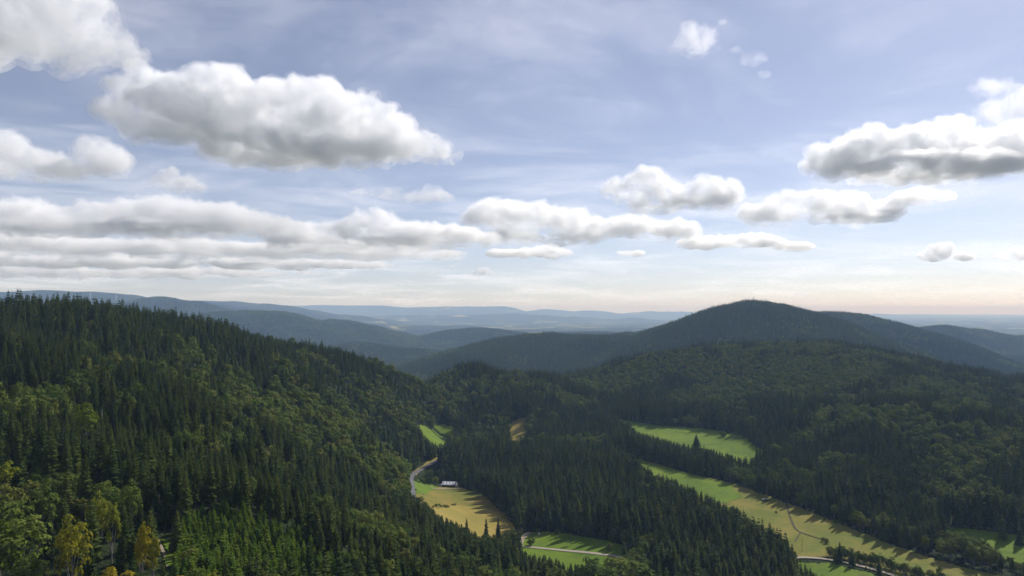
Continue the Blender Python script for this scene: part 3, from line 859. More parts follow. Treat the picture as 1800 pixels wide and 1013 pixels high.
for a in [
    (10, 797, 262, 'lime', 1.05, 'yellow-green tree at the left edge, upper of two lime-coloured crowns'),
    (8, 897, 212, 'lime', 1.0, 'yellow-green tree at the left edge, lower of two lime-coloured crowns'),
    (44, 886, 214, 'beech', 1.15, 'dark domed broadleaf tree between the left edge and the yellow maple'),
    (136, 897, 210, 'yellow', 0.72, 'golden yellow maple with a tall rounded crown on the left foreground slope'),
    (220, 973, 192, 'yellow', 0.85, 'golden maple at the bottom edge left of the forest track'),
    (258, 903, 218, 'yellow', 0.42, 'slim golden tree left of the forest track, the taller of a pair'),
    (277, 925, 214, 'yellow', 0.40, 'slim golden tree closest to the forest track, the shorter of a pair'),
    (180, 858, 246, 'lime', 0.62, 'slender light green birch behind the golden maple'),
    (205, 862, 240, 'lime', 0.5, 'second slender light green birch, right of the first'),
    (155, 700, 345, 'lime', 1.0, 'bright green broadleaf tree on the left slope above the sandy track'),
    (378, 986, 200, 'lime', 0.8, 'yellow-green tree at the bottom edge of the young plantation'),
    (318, 1000, 196, 'yellow', 0.8, 'yellow bush-like maple at the bottom edge right of the forest track'),
    (338, 950, 224, 'beech', 0.9, 'dark rounded tree between the forest track and the young plantation'),
    (352, 985, 207, 'beech', 0.95, 'dark rounded tree in the lower part of the young plantation'),
    (236, 838, 262, 'beech', 0.7, 'small grey-green round crown above the slender birches'),
    (1040, 965, 452, 'beech', 1.25, 'large domed broadleaf tree below the lane, left one of the big clump'),
    (1082, 960, 448, 'beech', 1.35, 'large domed broadleaf tree below the lane, middle one of the big clump'),
    (1118, 972, 440, 'beech', 1.2, 'large domed broadleaf tree below the lane, right one of the big clump'),
    (1065, 985, 415, 'beech', 1.2, 'large domed broadleaf tree in the front of the big clump below the lane'),
]:
    free_top(*a)
# hedge beside the gravel road at the lower right, and shrubs along the ditch
hp = hits([(1450, 971), (1480, 978), (1520, 986), (1560, 997), (1600, 1010), (1640, 1022), (1690, 1036)])
hl = np.concatenate([[0], np.cumsum(np.hypot(*np.diff(hp[:, :2], axis=0).T))])
for s_ in np.arange(0, hl[-1], 2.6):
    x = np.interp(s_, hl, hp[:, 0]) + rng.uniform(-1.2, 1.2); y = np.interp(s_, hl, hp[:, 1]) + rng.uniform(-3.5, 3.5)
    FREE.append((x, y, float(ground(np.array([x]), np.array([y]))[0]), rng.uniform(8.0, 13.5), rng.uniform(0.75, 1.0), 'hedge', None))
for u in (762, 773, 777, 782, 786, 790, 795):
    p = hit(u + rng.uniform(-1, 1), 887 + rng.uniform(-2.5, 2.5)); FREE.append((p[0], p[1], p[2], rng.uniform(1.6, 3.4), 1.8, 'scrub', None))
for (x, y, z, h, w, kind, lab) in FREE:
    r_ = 2.6 + (h / 17 * 5.0 * w if kind not in ('spruce',) else 2.0)
    m = np.hypot(X - x, Y - y) < r_ * (1.15 if lab else 0.7)
    # crowns standing right in front of a tree that is seen whole
    if lab and kind in ('yellow', 'lime'):
        dd = np.hypot(x, y); m |= (np.abs(U - (U0 + F_PX * x / y)) < 4 + 3.0 * w / dd * F_PX * 0.9) & (D < dd) & (D > dd - 34) & (V_H - F_PX * (Z + HT) / Y < V_H - F_PX * (z + h * 0.35) / y)
    X, Y, Z, U, V, D, is_b, SZ, WID, HT, RADc = (a[~m] for a in (X, Y, Z, U, V, D, is_b, SZ, WID, HT, RADc))
    m = np.hypot(PX_ - x, PY_ - y) < 2.2
    PX_, PY_, PZ_, PS_ = PX_[~m], PY_[~m], PZ_[~m], PS_[~m]
N = len(X)

# ---- which trees show largest: a coarse picture of all crowns, painted from far to near
BW, BH, q = 900, 507, 0.5
buf = np.full((BH, BW), -1, np.int32)
ax = np.concatenate([X, PX_, [f[0] for f in FREE]]); ay = np.concatenate([Y, PY_, [f[1] for f in FREE]]); azz = np.concatenate([Z, PZ_, [f[2] for f in FREE]])
ah = np.concatenate([HT, PS_ * 8, [f[3] for f in FREE]]); ar = np.concatenate([RADc, PS_ * 1.8, [f[3] * 0.25 * f[4] for f in FREE]])
ac = np.concatenate([~is_b, np.ones(len(PX_), bool), [f[5] == 'spruce' for f in FREE]])
order = np.argsort(-np.hypot(ax, ay))
Uc = (U0 + F_PX * ax / ay) * q; Vt = (V_H - F_PX * (azz + ah) / ay) * q; Vb = (V_H - F_PX * (azz + ah * 0.05) / ay) * q; Ur = ar / ay * F_PX * q
for i in order:
    u, t, b_, r_ = Uc[i], Vt[i], Vb[i], Ur[i]
    if u + r_ < 0 or u - r_ >= BW or t >= BH: continue
    i0, i1 = max(int(t), 0), min(int(b_) + 1, BH)
    hgt = max(b_ - t, 1e-3)
    for rr_ in range(i0, i1):
        f = (rr_ + 0.5 - t) / hgt
        w_ = r_ * (min(1.0, f * 1.05) if ac[i] else math.sqrt(max(0.0, 1 - (2 * f - 0.9) ** 2)))
        c0, c1 = int(round(u - w_)), int(round(u + w_))
        if c1 > c0: buf[rr_, max(c0, 0):max(c1, 0)] = i
cnt = np.bincount(buf[buf >= 0], minlength=len(ax))
cn, cp = cnt[:N], cnt[N:N + len(PX_)]
print('visible trees', int((cn > 0).sum()), 'spruce', int(((cn > 0) & ~is_b).sum()), 'broad', int(((cn > 0) & is_b).sum()), 'young', int((cp > 0).sum()), round(time.time() - T0, 1))
def largest(mask, counts, k):
    idx_ = np.where(mask)[0]
    idx_ = idx_[np.argsort(-counts[idx_])][:k]
    return idx_[counts[idx_] > 1]
n_free_s = sum(1 for f in FREE if f[5] == 'spruce'); n_free_b = sum(1 for f in FREE if f[5] in ('beech', 'lime'))
pick_s = largest(~is_b, cn, 298 - n_free_s)
pick_b = largest(is_b, cn, 298 - n_free_b)
pick_y = largest(np.ones(len(PX_), bool), cp, 298)

# ---- things
PROTO = {}
def tree(name, crown, trunk, loc, rz, scale, label, cat, group=None):
    key = (name, crown.name, trunk.name)
    if key not in PROTO:
        root = empty(name, loc)
        obj('trunk', trunk, None, root); obj('crown', crown, None, root)
        PROTO[key] = root
    else:
        p0 = PROTO[key]
        root = p0.copy(); COL.objects.link(root)
        for ch in p0.children:
            c_ = ch.copy(); COL.objects.link(c_); c_.parent = root
    root.location = loc; root.rotation_euler = (0, 0, rz); root.scale = scale
    for k in ('label', 'category', 'group'):
        if k in root: del root[k]
    return tag(root, label, cat, group)

def zone(u, v, d, x, y):
    if u < 300 and d < 300: return 'on the left foreground slope around the golden maples'
    if u < 300 and d < 420: return 'on the left slope around the sandy track'
    if d < 330 and u < 560: return 'in the tall stand behind the young plantation' if v < 930 else 'at the rim of the young plantation'
    if u < 560 and d < 480: return 'on the left slope behind the tall stand above the plantation'
    if d < 340 and u < 760: return 'on the bottom centre slope right of the young plantation'
    if d < 520 and u < 980: return 'on the bottom centre slope below the farm field'
    if u < 740: return 'on the far side of the wooded left slope'
    if u < 1000 and d < 520: return 'left of the gravel lane at the bottom'
    if u < 1180 and d < 520: return 'around the big domed clump below the lane'
    if u < 1420 and d < 545: return 'at the bottom edge between the lane and the right-hand road'
    if u < 960 and d > 900: return 'around the small far meadows'
    if d > 880 and u < 1350: return 'beside the upper meadow'
    if u < 1400: return 'on the wooded knoll between farm field and long pasture'
    if u < 1600: return 'at the foot of the right-hand forest above the long pasture'
    return 'on the right-hand slope around the bright corner meadow'

def tagged(kind, i):
    u, v, d = U[i], V_H - F_PX * (Z[i] + HT[i]) / Y[i], D[i]
    zn = zone(u, v, d, X[i], Y[i])
    s = SZ[i]; wr = WID[i] / SZ[i]
    if kind == 'spruce':
        size = 'tall' if s > 1.0 else 'mid-sized' if s > 0.8 else 'short'
        form = 'slender' if wr < 0.94 else 'broad' if wr > 1.03 else 'conical'
    else:
        size = 'large' if s > 1.0 else 'mid-sized' if s > 0.86 else 'small'
        form = 'spreading' if wr > 1.04 else 'rounded' if wr > 0.96 else 'upright'
    return size, form, zn
for i in pick_s:
    k = int(rng.integers(0, len(SPR)))
    size, form, zn = tagged('spruce', i)
    tree('spruce_tree', *SPR[k], (X[i], Y[i], Z[i]), rng.uniform(0, 6.28), (WID[i], WID[i], SZ[i]), f'{size} {form} dark spruce {zn}', 'spruce', f'{size} {form} spruces {zn}')
for i in pick_b:
    k = int(rng.integers(0, 5))
    size, form, zn = tagged('broad', i)
    tree('broadleaf_tree', BC['beech_leaves'][k], BT[k], (X[i], Y[i], Z[i]), rng.uniform(0, 6.28), (WID[i], WID[i], SZ[i]), f'{size} {form} green broadleaf tree {zn}', 'broadleaf tree', f'{size} {form} broadleaf trees {zn}')
for i in pick_y:
    k = int(rng.integers(0, 4)); s = PS_[i]
    u, v = U0 + F_PX * PX_[i] / PY_[i], V_H - F_PX * PZ_[i] / PY_[i]
    where = 'lower' if v > 985 else 'upper' if v < 945 else 'middle'
    size = 'tall' if s > 1 else 'small' if s < 0.75 else 'mid-sized'
    tree('young_spruce', *YNG[k], (PX_[i], PY_[i], PZ_[i]), rng.uniform(0, 6.28), (s, s, s), f'{size} bright green young spruce in the {where} part of the plantation', 'young spruce', f'{size} young spruces in the {where} part of the plantation')
NAMES = dict(scrub=('bush', 'bush', 'beech_leaves'), beech=('broadleaf_tree', 'broadleaf tree', 'beech_leaves'), lime=('broadleaf_tree', 'broadleaf tree', 'lime_leaves'), yellow=('maple_tree', 'maple', 'yellow_leaves'),
             willow=('willow_tree', 'willow', 'willow_leaves'), bush=('bush', 'bush', 'beech_leaves'), hedge=('hedge_tree', 'tree', 'beech_leaves'))
for j, (x, y, z, h, w, kind, lab) in enumerate(FREE):
    rz = rng.uniform(0, 6.28)
    if kind == 'spruce':
        k = (0, 3, 4)[j % 3]; s = h / 26
        tree('spruce_tree', *SPR[k], (x, y, z), rz, (s * w, s * w, s), lab, 'spruce')
        continue
    nm, cat, leaf = NAMES[kind]
    k = int(rng.integers(0, 5)); s = h / SHAPES[k][0]
    dz = 0.0
    if kind in ('bush', 'hedge', 'scrub'): dz = -(SHAPES[k][2] + 0.13 * SHAPES[k][0]) * s; s *= 1.12; w *= 1.15
    tree(nm, BC[leaf][k], BT[k], (x, y, z + dz), rz, (s * w, s * w, s), lab or ('low scrub in the band between the two halves of the field' if kind == 'scrub' else 'leafy tree in the dark hedge along the gravel road at the lower right'), cat, None if lab else 'scrub across the field' if kind == 'scrub' else 'trees of the hedge along the right-hand gravel road')
print('things', round(time.time() - T0, 1))

# ---- the rest of the forest
def forest(name, label, protos, x, y, z, sx, sz, rz, which):
    """one object: a point for every tree, with tree bodies set on the points by geometry nodes"""
    col = bpy.data.collections.new(name + '_kinds')
    for j, m in enumerate(protos):
        o = bpy.data.objects.new(f'{name}_{j:02d}', m); col.objects.link(o)
    me = bpy.data.meshes.new(name)
    me.vertices.add(len(x)); me.vertices.foreach_set('co', np.stack([x, y, z], 1).astype(np.float32).ravel())
    a = me.attributes.new('rot', 'FLOAT_VECTOR', 'POINT'); a.data.foreach_set('vector', np.stack([np.zeros(len(x)), np.zeros(len(x)), rz], 1).astype(np.float32).ravel())
    a = me.attributes.new('size', 'FLOAT_VECTOR', 'POINT'); a.data.foreach_set('vector', np.stack([sx, sx, sz], 1).astype(np.float32).ravel())
    a = me.attributes.new('which', 'INT', 'POINT'); a.data.foreach_set('value', np.asarray(which, np.int32))
    o = obj(name, me); me.materials.clear()
    ng = bpy.data.node_groups.new(name, 'GeometryNodeTree')
    ng.interface.new_socket('Geometry', in_out='INPUT', socket_type='NodeSocketGeometry')
    ng.interface.new_socket('Geometry', in_out='OUTPUT', socket_type='NodeSocketGeometry')
    N_ = ng.nodes.new; L_ = ng.links.new
    gi, go = N_('NodeGroupInput'), N_('NodeGroupOutput')
    ci = N_('GeometryNodeCollectionInfo'); ci.inputs['Collection'].default_value = col; ci.inputs['Separate Children'].default_value = True; ci.inputs['Reset Children'].default_value = True
    ip = N_('GeometryNodeInstanceOnPoints'); ip.inputs['Pick Instance'].default_value = True
    def attr(nm, dt):
        t = N_('GeometryNodeInputNamedAttribute'); t.data_type = dt; t.inputs['Name'].default_value = nm
        return t.outputs['Attribute']
    L_(gi.outputs[0], ip.inputs['Points']); L_(ci.outputs[0], ip.inputs['Instance'])
    L_(attr('which', 'INT'), ip.inputs['Instance Index']); L_(attr('size', 'FLOAT_VECTOR'), ip.inputs['Scale'])
    e2r = N_('FunctionNodeEulerToRotation'); L_(attr('rot', 'FLOAT_VECTOR'), e2r.inputs[0]); L_(e2r.outputs[0], ip.inputs['Rotation'])
    L_(ip.outputs[0], go.inputs[0])
    md = o.modifiers.new('trees', 'NODES'); md.node_group = ng
    return tag(o, label, kind='stuff')

rest = np.ones(N, bool); rest[pick_s] = False; rest[pick_b] = False
# the land behind and farther out
X2, Y2 = scatter(6.6, 1950, 4300, 41, 2)
Z2 = ground(X2, Y2)
k2 = sees(X2, Y2, Z2, 24, 10)
X2, Y2, Z2 = X2[k2], Y2[k2], Z2[k2]
b2 = 0.5 + 0.5 * fbm(X2 / 120, Y2 / 120, 4, 61) + rng.uniform(-0.1, 0.1, len(X2)) > 0.60
t2 = ~(b2 & (rng.uniform(0, 1, len(X2)) > 0.5))
X2, Y2, Z2, b2 = X2[t2], Y2[t2], Z2[t2], b2[t2]
X3, Y3 = scatter(12.5, 4300, 8600, 40, 3)
Z3 = ground(X3, Y3)
k3 = sees(X3, Y3, Z3, 24, 5)
clear3 = fbm(X3 / 500, Y3 / 500, 4, 71) > 0.30
low3 = Z3 < -270
k3 &= ~(clear3 & low3)
X3, Y3, Z3 = X3[k3], Y3[k3], Z3[k3]
b3 = fbm(X3 / 220, Y3 / 220, 4, 62) + rng.uniform(-0.2, 0.2, len(X3)) > 0.15
print('far trees', len(X2), len(X3), round(time.time() - T0, 1))
near = D < 560; 
EX, EY = [], []
for k, poly in OPEN.items():
    q_ = poly[:, :2]
    for a_, c_ in zip(q_, np.roll(q_, -1, axis=0)):
        L_ = np.hypot(*(c_ - a_)); t_ = rng.uniform(0, 1, int(L_ / 1.9))
        e_ = a_ + (c_ - a_) * t_[:, None]; n_ = np.array([c_[1] - a_[1], a_[0] - c_[0]]) / (L_ + 1e-9)
        cen = q_.mean(0); sg = np.sign(((e_ - cen) * n_).sum(1)); e_ = e_ + n_ * (sg * rng.normal(1.5, 2.2, len(t_)))[:, None]
        EX.append(e_[:, 0]); EY.append(e_[:, 1])
EX, EY = np.concatenate(EX), np.concatenate(EY)
gap = fbm(EX / 16, EY / 16, 2, 91) > -0.15
EX, EY = EX[gap], EY[gap]; EZ = ground(EX, EY); ES = rng.gamma(2.2, 0.075, len(EX)).clip(0.05, 0.45)
bl = blocks(EX, EY, EZ, ES * 17, ES * 5) & (ES > 0.16); EX, EY, EZ, ES = EX[~bl], EY[~bl], EZ[~bl], ES[~bl]
for p_, w_ in ROADS:
    dd = np.sqrt(((np.stack([EX, EY], 1)[:, None] - p_[None, ::2]) ** 2).sum(-1)).min(1); o_ = dd > w_ / 2 + 1.5
    EX, EY, EZ, ES = EX[o_], EY[o_], EZ[o_], ES[o_]
def pack(parts):
    return [np.concatenate(a) for a in zip(*parts)]
r4 = np.random.default_rng(5)
def seg(x, y, z, sx, sz, lo, hi):
    m = len(x); return (x, y, z, sx, sz, r4.uniform(0, 6.28, m), r4.integers(lo, hi, m))
nS, nM = len(SPR_J), len(SPR_MID)
m1 = rest & ~is_b & near; m2_ = rest & ~is_b & ~near
s2 = r4.normal(1.0, 0.14, len(X2)).clip(0.65, 1.4); s3 = r4.normal(1.0, 0.12, len(X3)).clip(0.7, 1.4)
forest('spruce_forest', 'the rest of the dark spruce forest covering slopes and hills', SPR_J + SPR_MID + SPR_FAR, *pack([
    seg(X[m1], Y[m1], Z[m1], WID[m1], SZ[m1], 0, nS), seg(X[m2_], Y[m2_], Z[m2_], WID[m2_], SZ[m2_], nS, nS + nM),
    seg(X2[~b2], Y2[~b2], Z2[~b2] - 2, s2[~b2] * 1.12, s2[~b2] * 0.95, nS + nM, nS + nM + 4), seg(X3[~b3], Y3[~b3], Z3[~b3] - 6, s3[~b3] * 1.8, s3[~b3] * 1.0, nS + nM, nS + nM + 4)]))
m1 = rest & is_b & near; m2_ = rest & is_b & ~near
forest('broadleaf_forest', 'the rest of the broadleaf wood mixed into the spruce slopes', BRD_J + BRD_MID + BRD_FAR, *pack([
    seg(X[m1], Y[m1], Z[m1], WID[m1], SZ[m1], 0, 5), seg(X[m2_], Y[m2_], Z[m2_], WID[m2_], SZ[m2_], 5, 10),
    seg(X2[b2], Y2[b2], Z2[b2], s2[b2] * 1.05, s2[b2], 10, 13), seg(X3[b3], Y3[b3], Z3[b3] - 3, s3[b3] * 1.7, s3[b3] * 1.0, 10, 13)]))
forest('undergrowth', 'low shrubs and saplings along the edges of the meadows', BRD_MID, EX, EY, EZ - ES * 2.6, ES * 1.25, ES, r4.uniform(0, 6.28, len(EX)), r4.integers(0, 5, len(EX)))
ry = np.ones(len(PX_), bool); ry[pick_y] = False
forest('young_spruce_growth', 'the rest of the young spruces in the plantation', [joined_y for joined_y in [m[0] for m in YNG]], PX_[ry], PY_[ry], PZ_[ry], PS_[ry], PS_[ry], r4.uniform(0, 6.28, int(ry.sum())), r4.integers(0, 4, int(ry.sum())))
print('forest', round(time.time() - T0, 1))
# ------------------------------------------------------------------ small things in the valley and on the ridges
def paint(name, c, rough=0.6, metal=0.0, var=0.12, scale=1.5):
    g = Nodes(name)
    tc = g.n('ShaderNodeTexCoord')
    p = g.n('ShaderNodeBsdfPrincipled'); p.inputs['Roughness'].default_value = rough; p.inputs['Metallic'].default_value = metal
    lo = tuple(max(0, x * (1 - var)) for x in c); hi = tuple(min(1, x * (1 + var)) for x in c)
    g.l(g.ramp(g.noise(scale, 4, 0.6, tc.outputs['Object']), [(0.3, lo), (0.7, hi)]), p.inputs['Base Color'])
    g.l(p.outputs[0], g.out.inputs['Surface'])
    return g.m
M_WHITE = paint('white_plaster', (0.62, 0.61, 0.58)); M_ROOF = paint('pale_metal_roof', (0.33, 0.33, 0.35), 0.45, 0.0, 0.2, 0.8)
M_LIGHT = paint('roof_light', (0.62, 0.62, 0.63), 0.4); M_TIMBER = paint('brown_timber', (0.11, 0.055, 0.04), 0.8, 0, 0.3)
M_DARK = paint('dark_window', (0.02, 0.022, 0.025), 0.15); M_WOOD = paint('weathered_wood', (0.13, 0.10, 0.08), 0.9, 0, 0.3)
M_DEAD = paint('dead_wood', (0.26, 0.17, 0.12), 0.9, 0, 0.3); M_SNAG = paint('bleached_wood', (0.42, 0.40, 0.37), 0.9, 0, 0.2)
M_TURB = paint('turbine_white', (0.82, 0.83, 0.84), 0.5, 0, 0.03); M_STEEL = paint('galvanised_steel', (0.35, 0.36, 0.38), 0.5, 0.5)
M_FILM = paint('white_film', (0.8, 0.8, 0.78), 0.35, 0, 0.05); M_CERAM = paint('insulator', (0.25, 0.14, 0.09), 0.3)

class MB:
    def __init__(s): s.bm = bmesh.new()
    def box(s, x0, x1, y0, y1, z0, z1, bev=0.0):
        r_ = bmesh.ops.create_cube(s.bm, size=1.0)
        for v in r_['verts']:
            v.co = Vector(((x0 + x1) / 2 + v.co.x * (x1 - x0), (y0 + y1) / 2 + v.co.y * (y1 - y0), (z0 + z1) / 2 + v.co.z * (z1 - z0)))
        if bev: bmesh.ops.bevel(s.bm, geom=list({e for v in r_['verts'] for e in v.link_edges}), offset=bev, segments=2, affect='EDGES')
        return s
    def poly(s, pts_, thick):
        """a flat polygon given thickness along its normal"""
        vs = [s.bm.verts.new(p) for p in pts_]; f = s.bm.faces.new(vs)
        f.normal_update(); e = bmesh.ops.extrude_face_region(s.bm, geom=[f])
        n_ = f.normal.copy()
        for v in e['geom']:
            if isinstance(v, bmesh.types.BMVert): v.co += n_ * thick
        return s
    def tube(s, path, radii, sides=8):
        rows = []
        path = [Vector(p) for p in path]
        for i, (p, r_) in enumerate(zip(path, radii)):
            t = (path[min(i + 1, len(path) - 1)] - path[max(i - 1, 0)]).normalized()
            a = t.cross(Vector((0.3, 1, 0.1))).normalized(); b = t.cross(a)
            rows.append([s.bm.verts.new(p + r_ * (math.cos(k * 6.2832 / sides) * a + math.sin(k * 6.2832 / sides) * b)) for k in range(sides)])
        for q0, q1 in zip(rows[:-1], rows[1:]):
            for k in range(sides): s.bm.faces.new((q0[k], q0[(k + 1) % sides], q1[(k + 1) % sides], q1[k]))
        s.bm.faces.new(rows[0][::-1]); s.bm.faces.new(rows[-1])
        return s
    def build(s, name, mat, parent=None):
        bmesh.ops.recalc_face_normals(s.bm, faces=s.bm.faces)
        me = bpy.data.meshes.new(name); s.bm.to_mesh(me); s.bm.free()
        return obj(name, me, mat, parent)

# farm building with a pale low roof
FBS = 0.76
p = hit(791, 853)
fb = tag(empty('farm_building', (p[0], p[1], p[2]), R(-8)), 'white farm building with a pale low-pitched roof at the edge of the field', 'farm building')
fb.scale = (FBS, FBS, FBS)
MB().box(-10, 10, -5, 9, -1.0, 4.0).build('wall', M_WHITE, fb)
MB().box(-5.5, 9.6, -5.35, -5.003, -0.4, 3.2).build('timber_front', M_TIMBER, fb)
rf = MB()
for sg in (-1, 1):
    y1, z1, y0, z0 = 2.0 + sg * 8.6, 4.05, 2.0, 7.3
    rf.poly([(-10.8, y0, z0), (10.8, y0, z0), (10.8, y1, z1), (-10.8, y1, z1)][::sg], 0.16)
rf = rf.build('roof', M_ROOF, fb)
for x in (-6.0, -1.5, 3.0, 7.2):
    MB().poly([(x - 1.1, 0.4, 6.72), (x + 1.1, 0.4, 6.72), (x + 1.1, -4.6, 4.83), (x - 1.1, -4.6, 4.83)][::-1], 0.22).build('roof_light', M_LIGHT, rf)
gb = MB()
for x in (-10.0, 9.8):
    gb.poly([(x, -5, 4.0), (x, 9, 4.0), (x, 2, 6.6)], 0.2)
gb.build('gable', M_WHITE, fb)
MB().box(-9.6, -6.2, -5.12, -5.003, -0.2, 3.0).build('door', M_DARK, fb)
for x in (-3.5, 0.0, 3.5, 7.0):
    w_ = MB().box(x - 0.8, x + 0.8, -5.42, -5.353, 1.2, 2.4).build('window', M_DARK, fb)
    MB().box(x - 0.95, x + 0.95, -5.50, -5.423, 1.02, 1.17).build('sill', M_WHITE, w_)
MB().box(-13.2, -10.003, -3.6, 3.2, -1.0, 2.6).build('side_shed', M_WHITE, fb)
MB().poly([(-13.6, -4.0, 2.6), (-9.99, -4.0, 3.3), (-9.99, 3.6, 3.3), (-13.6, 3.6, 2.6)], 0.14).build('shed_roof', M_ROOF, fb)

# field shelter on the long pasture
p = hit(1340, 878)
fs = tag(empty('field_shelter', (p[0], p[1], p[2]), R(6)), 'small dark wooden field shelter with a pale roof at the top of the long pasture', 'shelter')
MB().box(-2.9, 2.9, 0.9, 1.05, 0.0, 1.9).build('back_wall', M_WOOD, fs)
MB().poly([(-3.2, -1.5, 2.25), (3.2, -1.5, 2.25), (3.2, 1.4, 1.92), (-3.2, 1.4, 1.92)], 0.1).build('roof', M_ROOF, fs)
for x in (-2.8, 0.0, 2.8): MB().box(x - 0.09, x + 0.09, -1.2, -1.02, -0.3, 2.2).build('post', M_WOOD, fs)

# wooden power pole
p = hit(1404, 966)
up = tag(empty('utility_pole', (p[0], p[1], p[2]), R(25)), 'lone wooden power pole on the pasture above the bend of the gravel road', 'power pole')
MB().tube([(0, 0, -0.8), (0, 0, 5), (0, 0, 10.6)], [0.17, 0.145, 0.11]).build('pole', M_WOOD, up)
MB().box(-0.9, 0.9, -0.18, -0.112, 9.7, 9.84).build('crossarm', M_WOOD, up)
for x in (-0.75, 0.75): MB().tube([(x, -0.145, 9.842), (x, -0.145, 9.98), (x, -0.145, 10.1)], [0.03, 0.07, 0.04], 6).build('insulator', M_CERAM, up)

# wrapped bale on the low meadow
p = hit(947, 936)
b_ = MB().tube([(-0.75, 0, 0.72), (-0.66, 0, 0.72), (0.66, 0, 0.72), (0.75, 0, 0.72)], [0.62, 0.73, 0.73, 0.62], 20).build('wrapped_bale', M_FILM)
b_.location = p + np.array([0, 0, 0.4]); b_.rotation_euler = (0, 0, R(30))
tag(b_, 'white round bale at the shaded edge of the low green meadow', 'bale')

# dead trees
for u, v, h_, m_, lab in ((1344, 874, 15.0, M_DEAD, 'bare reddish-brown dead tree at the top end of the long pasture'), (183, 768, 15.0, M_SNAG, 'pale bleached dead trunk standing among the spruces of the left slope')):
    p = hit(u, v)
    dt = tag(empty('dead_tree', (p[0], p[1], p[2])), lab, 'dead tree')
    MB().tube([(0, 0, -1), (0.05, 0, 3), (0.15, 0.1, h_ * 0.6), (0.1, 0.15, h_)], [0.34, 0.28, 0.19, 0.04], 7).build('trunk', m_, dt)
    br = MB()
    r_ = random.Random(3)
    for k in range(34):
        z = h_ * (0.25 + 0.72 * k / 34); a = k * 2.4; L = (1 - k / 40) * 2.2 * r_.uniform(0.5, 1.0)
        br.tube([(0.1, 0.08, z), (math.cos(a) * L * 0.6, math.sin(a) * L * 0.6, z - 0.1), (math.cos(a) * L, math.sin(a) * L, z + 0.05)], [0.07, 0.05, 0.015], 4)
    br.build('branches', m_, dt)

# wind turbines far behind the left ridge
for u, v, lab, sp in ((159, 524, 'distant white wind turbine on the far blue ridge, the one farther left', 20), (204, 528, 'distant white wind turbine on the far blue ridge, nearer the round blue hill', 75)):
    p = hit(u, v, 10500)
    wt = tag(empty('wind_turbine', (p[0], p[1], p[2]), R(20)), lab, 'wind turbine', 'wind turbines on the far ridge')
    hb_ = 60.0
    MB().tube([(0, 0, -4), (0, 0, hb_ * 0.5), (0, 0, hb_)], [2.6, 2.0, 1.4], 14).build('tower', M_TURB, wt)
    MB().box(-1.6, 1.6, -3.2, 6.0, hb_ + 0.05, hb_ + 3.4, 0.4).build('nacelle', M_TURB, wt)
    hubo = MB().tube([(0, -3.25, hb_ + 1.7), (0, -4.4, hb_ + 1.7), (0, -5.4, hb_ + 1.7)], [1.6, 1.4, 0.4], 12).build('hub', M_TURB, wt)
    for k in range(3):
        a = R(sp + 120 * k); ca, sa = math.cos(a), math.sin(a)
        MB().tube([(ca * t, -4.2, hb_ + 1.7 + sa * t) for t in (1.2, 6, 16, 32)], [0.7, 1.3, 0.95, 0.15], 6).build('blade', M_TURB, hubo)

# radio mast on the shoulder of the wooded peak
p = px(1209, 566, 3900); z = float(ground(np.array([p[0]]), np.array([p[1]]))[0])
rm = tag(empty('radio_mast', (p[0], p[1], z)), 'thin radio mast on the wooded shoulder left of the peak', 'radio mast')
ms_ = MB()
for a in range(3):
    ms_.tube([(1.6 * math.cos(a * 2.0944), 1.6 * math.sin(a * 2.0944), -1), (0.5 * math.cos(a * 2.0944), 0.5 * math.sin(a * 2.0944), 44)], [0.22, 0.16], 6)
for k in range(11):
    z0, z1 = k * 4.0, k * 4.0 + 4.0
    for a in range(3):
        r0 = 1.6 - 1.1 * z0 / 44; r1 = 1.6 - 1.1 * z1 / 44; b2_ = a + 1
        ms_.tube([(r0 * math.cos(a * 2.0944), r0 * math.sin(a * 2.0944), z0), (r1 * math.cos(b2_ * 2.0944), r1 * math.sin(b2_ * 2.0944), z1)], [0.1, 0.1], 4)
ms_.build('lattice', M_STEEL, rm)
MB().tube([(0, 0, 44.01), (0, 0, 50)], [0.25, 0.08], 8).build('antenna', M_TURB, rm)
for zz_ in (38, 41): MB().tube([(0.9, -0.6, zz_), (1.5, -1.0, zz_)], [0.75, 0.8], 12).build('dish', M_TURB, rm)
# ------------------------------------------------------------------ clouds: real bodies of water vapour, lit through by the sun
def cloud_material(name, density, aniso, size, lo=0.40, hi=0.56):
    """vapour whose density breaks up into billows and shreds"""
    c = Nodes(name)
    tc = c.n('ShaderNodeTexCoord')
    nz = c.math('ADD', c.math('MULTIPLY', c.noise(0.42 / size, 2, 0.5, tc.outputs['Object']), 0.35), c.math('MULTIPLY', c.noise(1.1 / size, 7, 0.64, tc.outputs['Object'], 0.4), 0.65))
    mr = c.n('ShaderNodeMapRange', interpolation_type='SMOOTHSTEP'); c.l(nz, mr.inputs['Value'])
    mr.inputs['From Min'].default_value = lo; mr.inputs['From Max'].default_value = hi
    v = c.n('ShaderNodeVolumeScatter')
    v.inputs['Color'].default_value = (0.985, 0.976, 0.978, 1)
    v.inputs['Anisotropy'].default_value = aniso
    c.l(c.math('MULTIPLY', mr.outputs[0], density), v.inputs['Density'])
    c.l(v.outputs[0], c.out.inputs['Volume'])
    c.m.cycles.volume_step_rate = STEP
    return c.m
STEP = 0.35

def ico_np(sub):
    bm = bmesh.new(); bmesh.ops.create_icosphere(bm, subdivisions=sub, radius=1.0)
    v = np.array([x.co[:] for x in bm.verts]); f = np.array([[x.index for x in q.verts] for q in bm.faces])
    bm.free(); return v, f
ICO = {1: ico_np(1), 2: ico_np(2)}

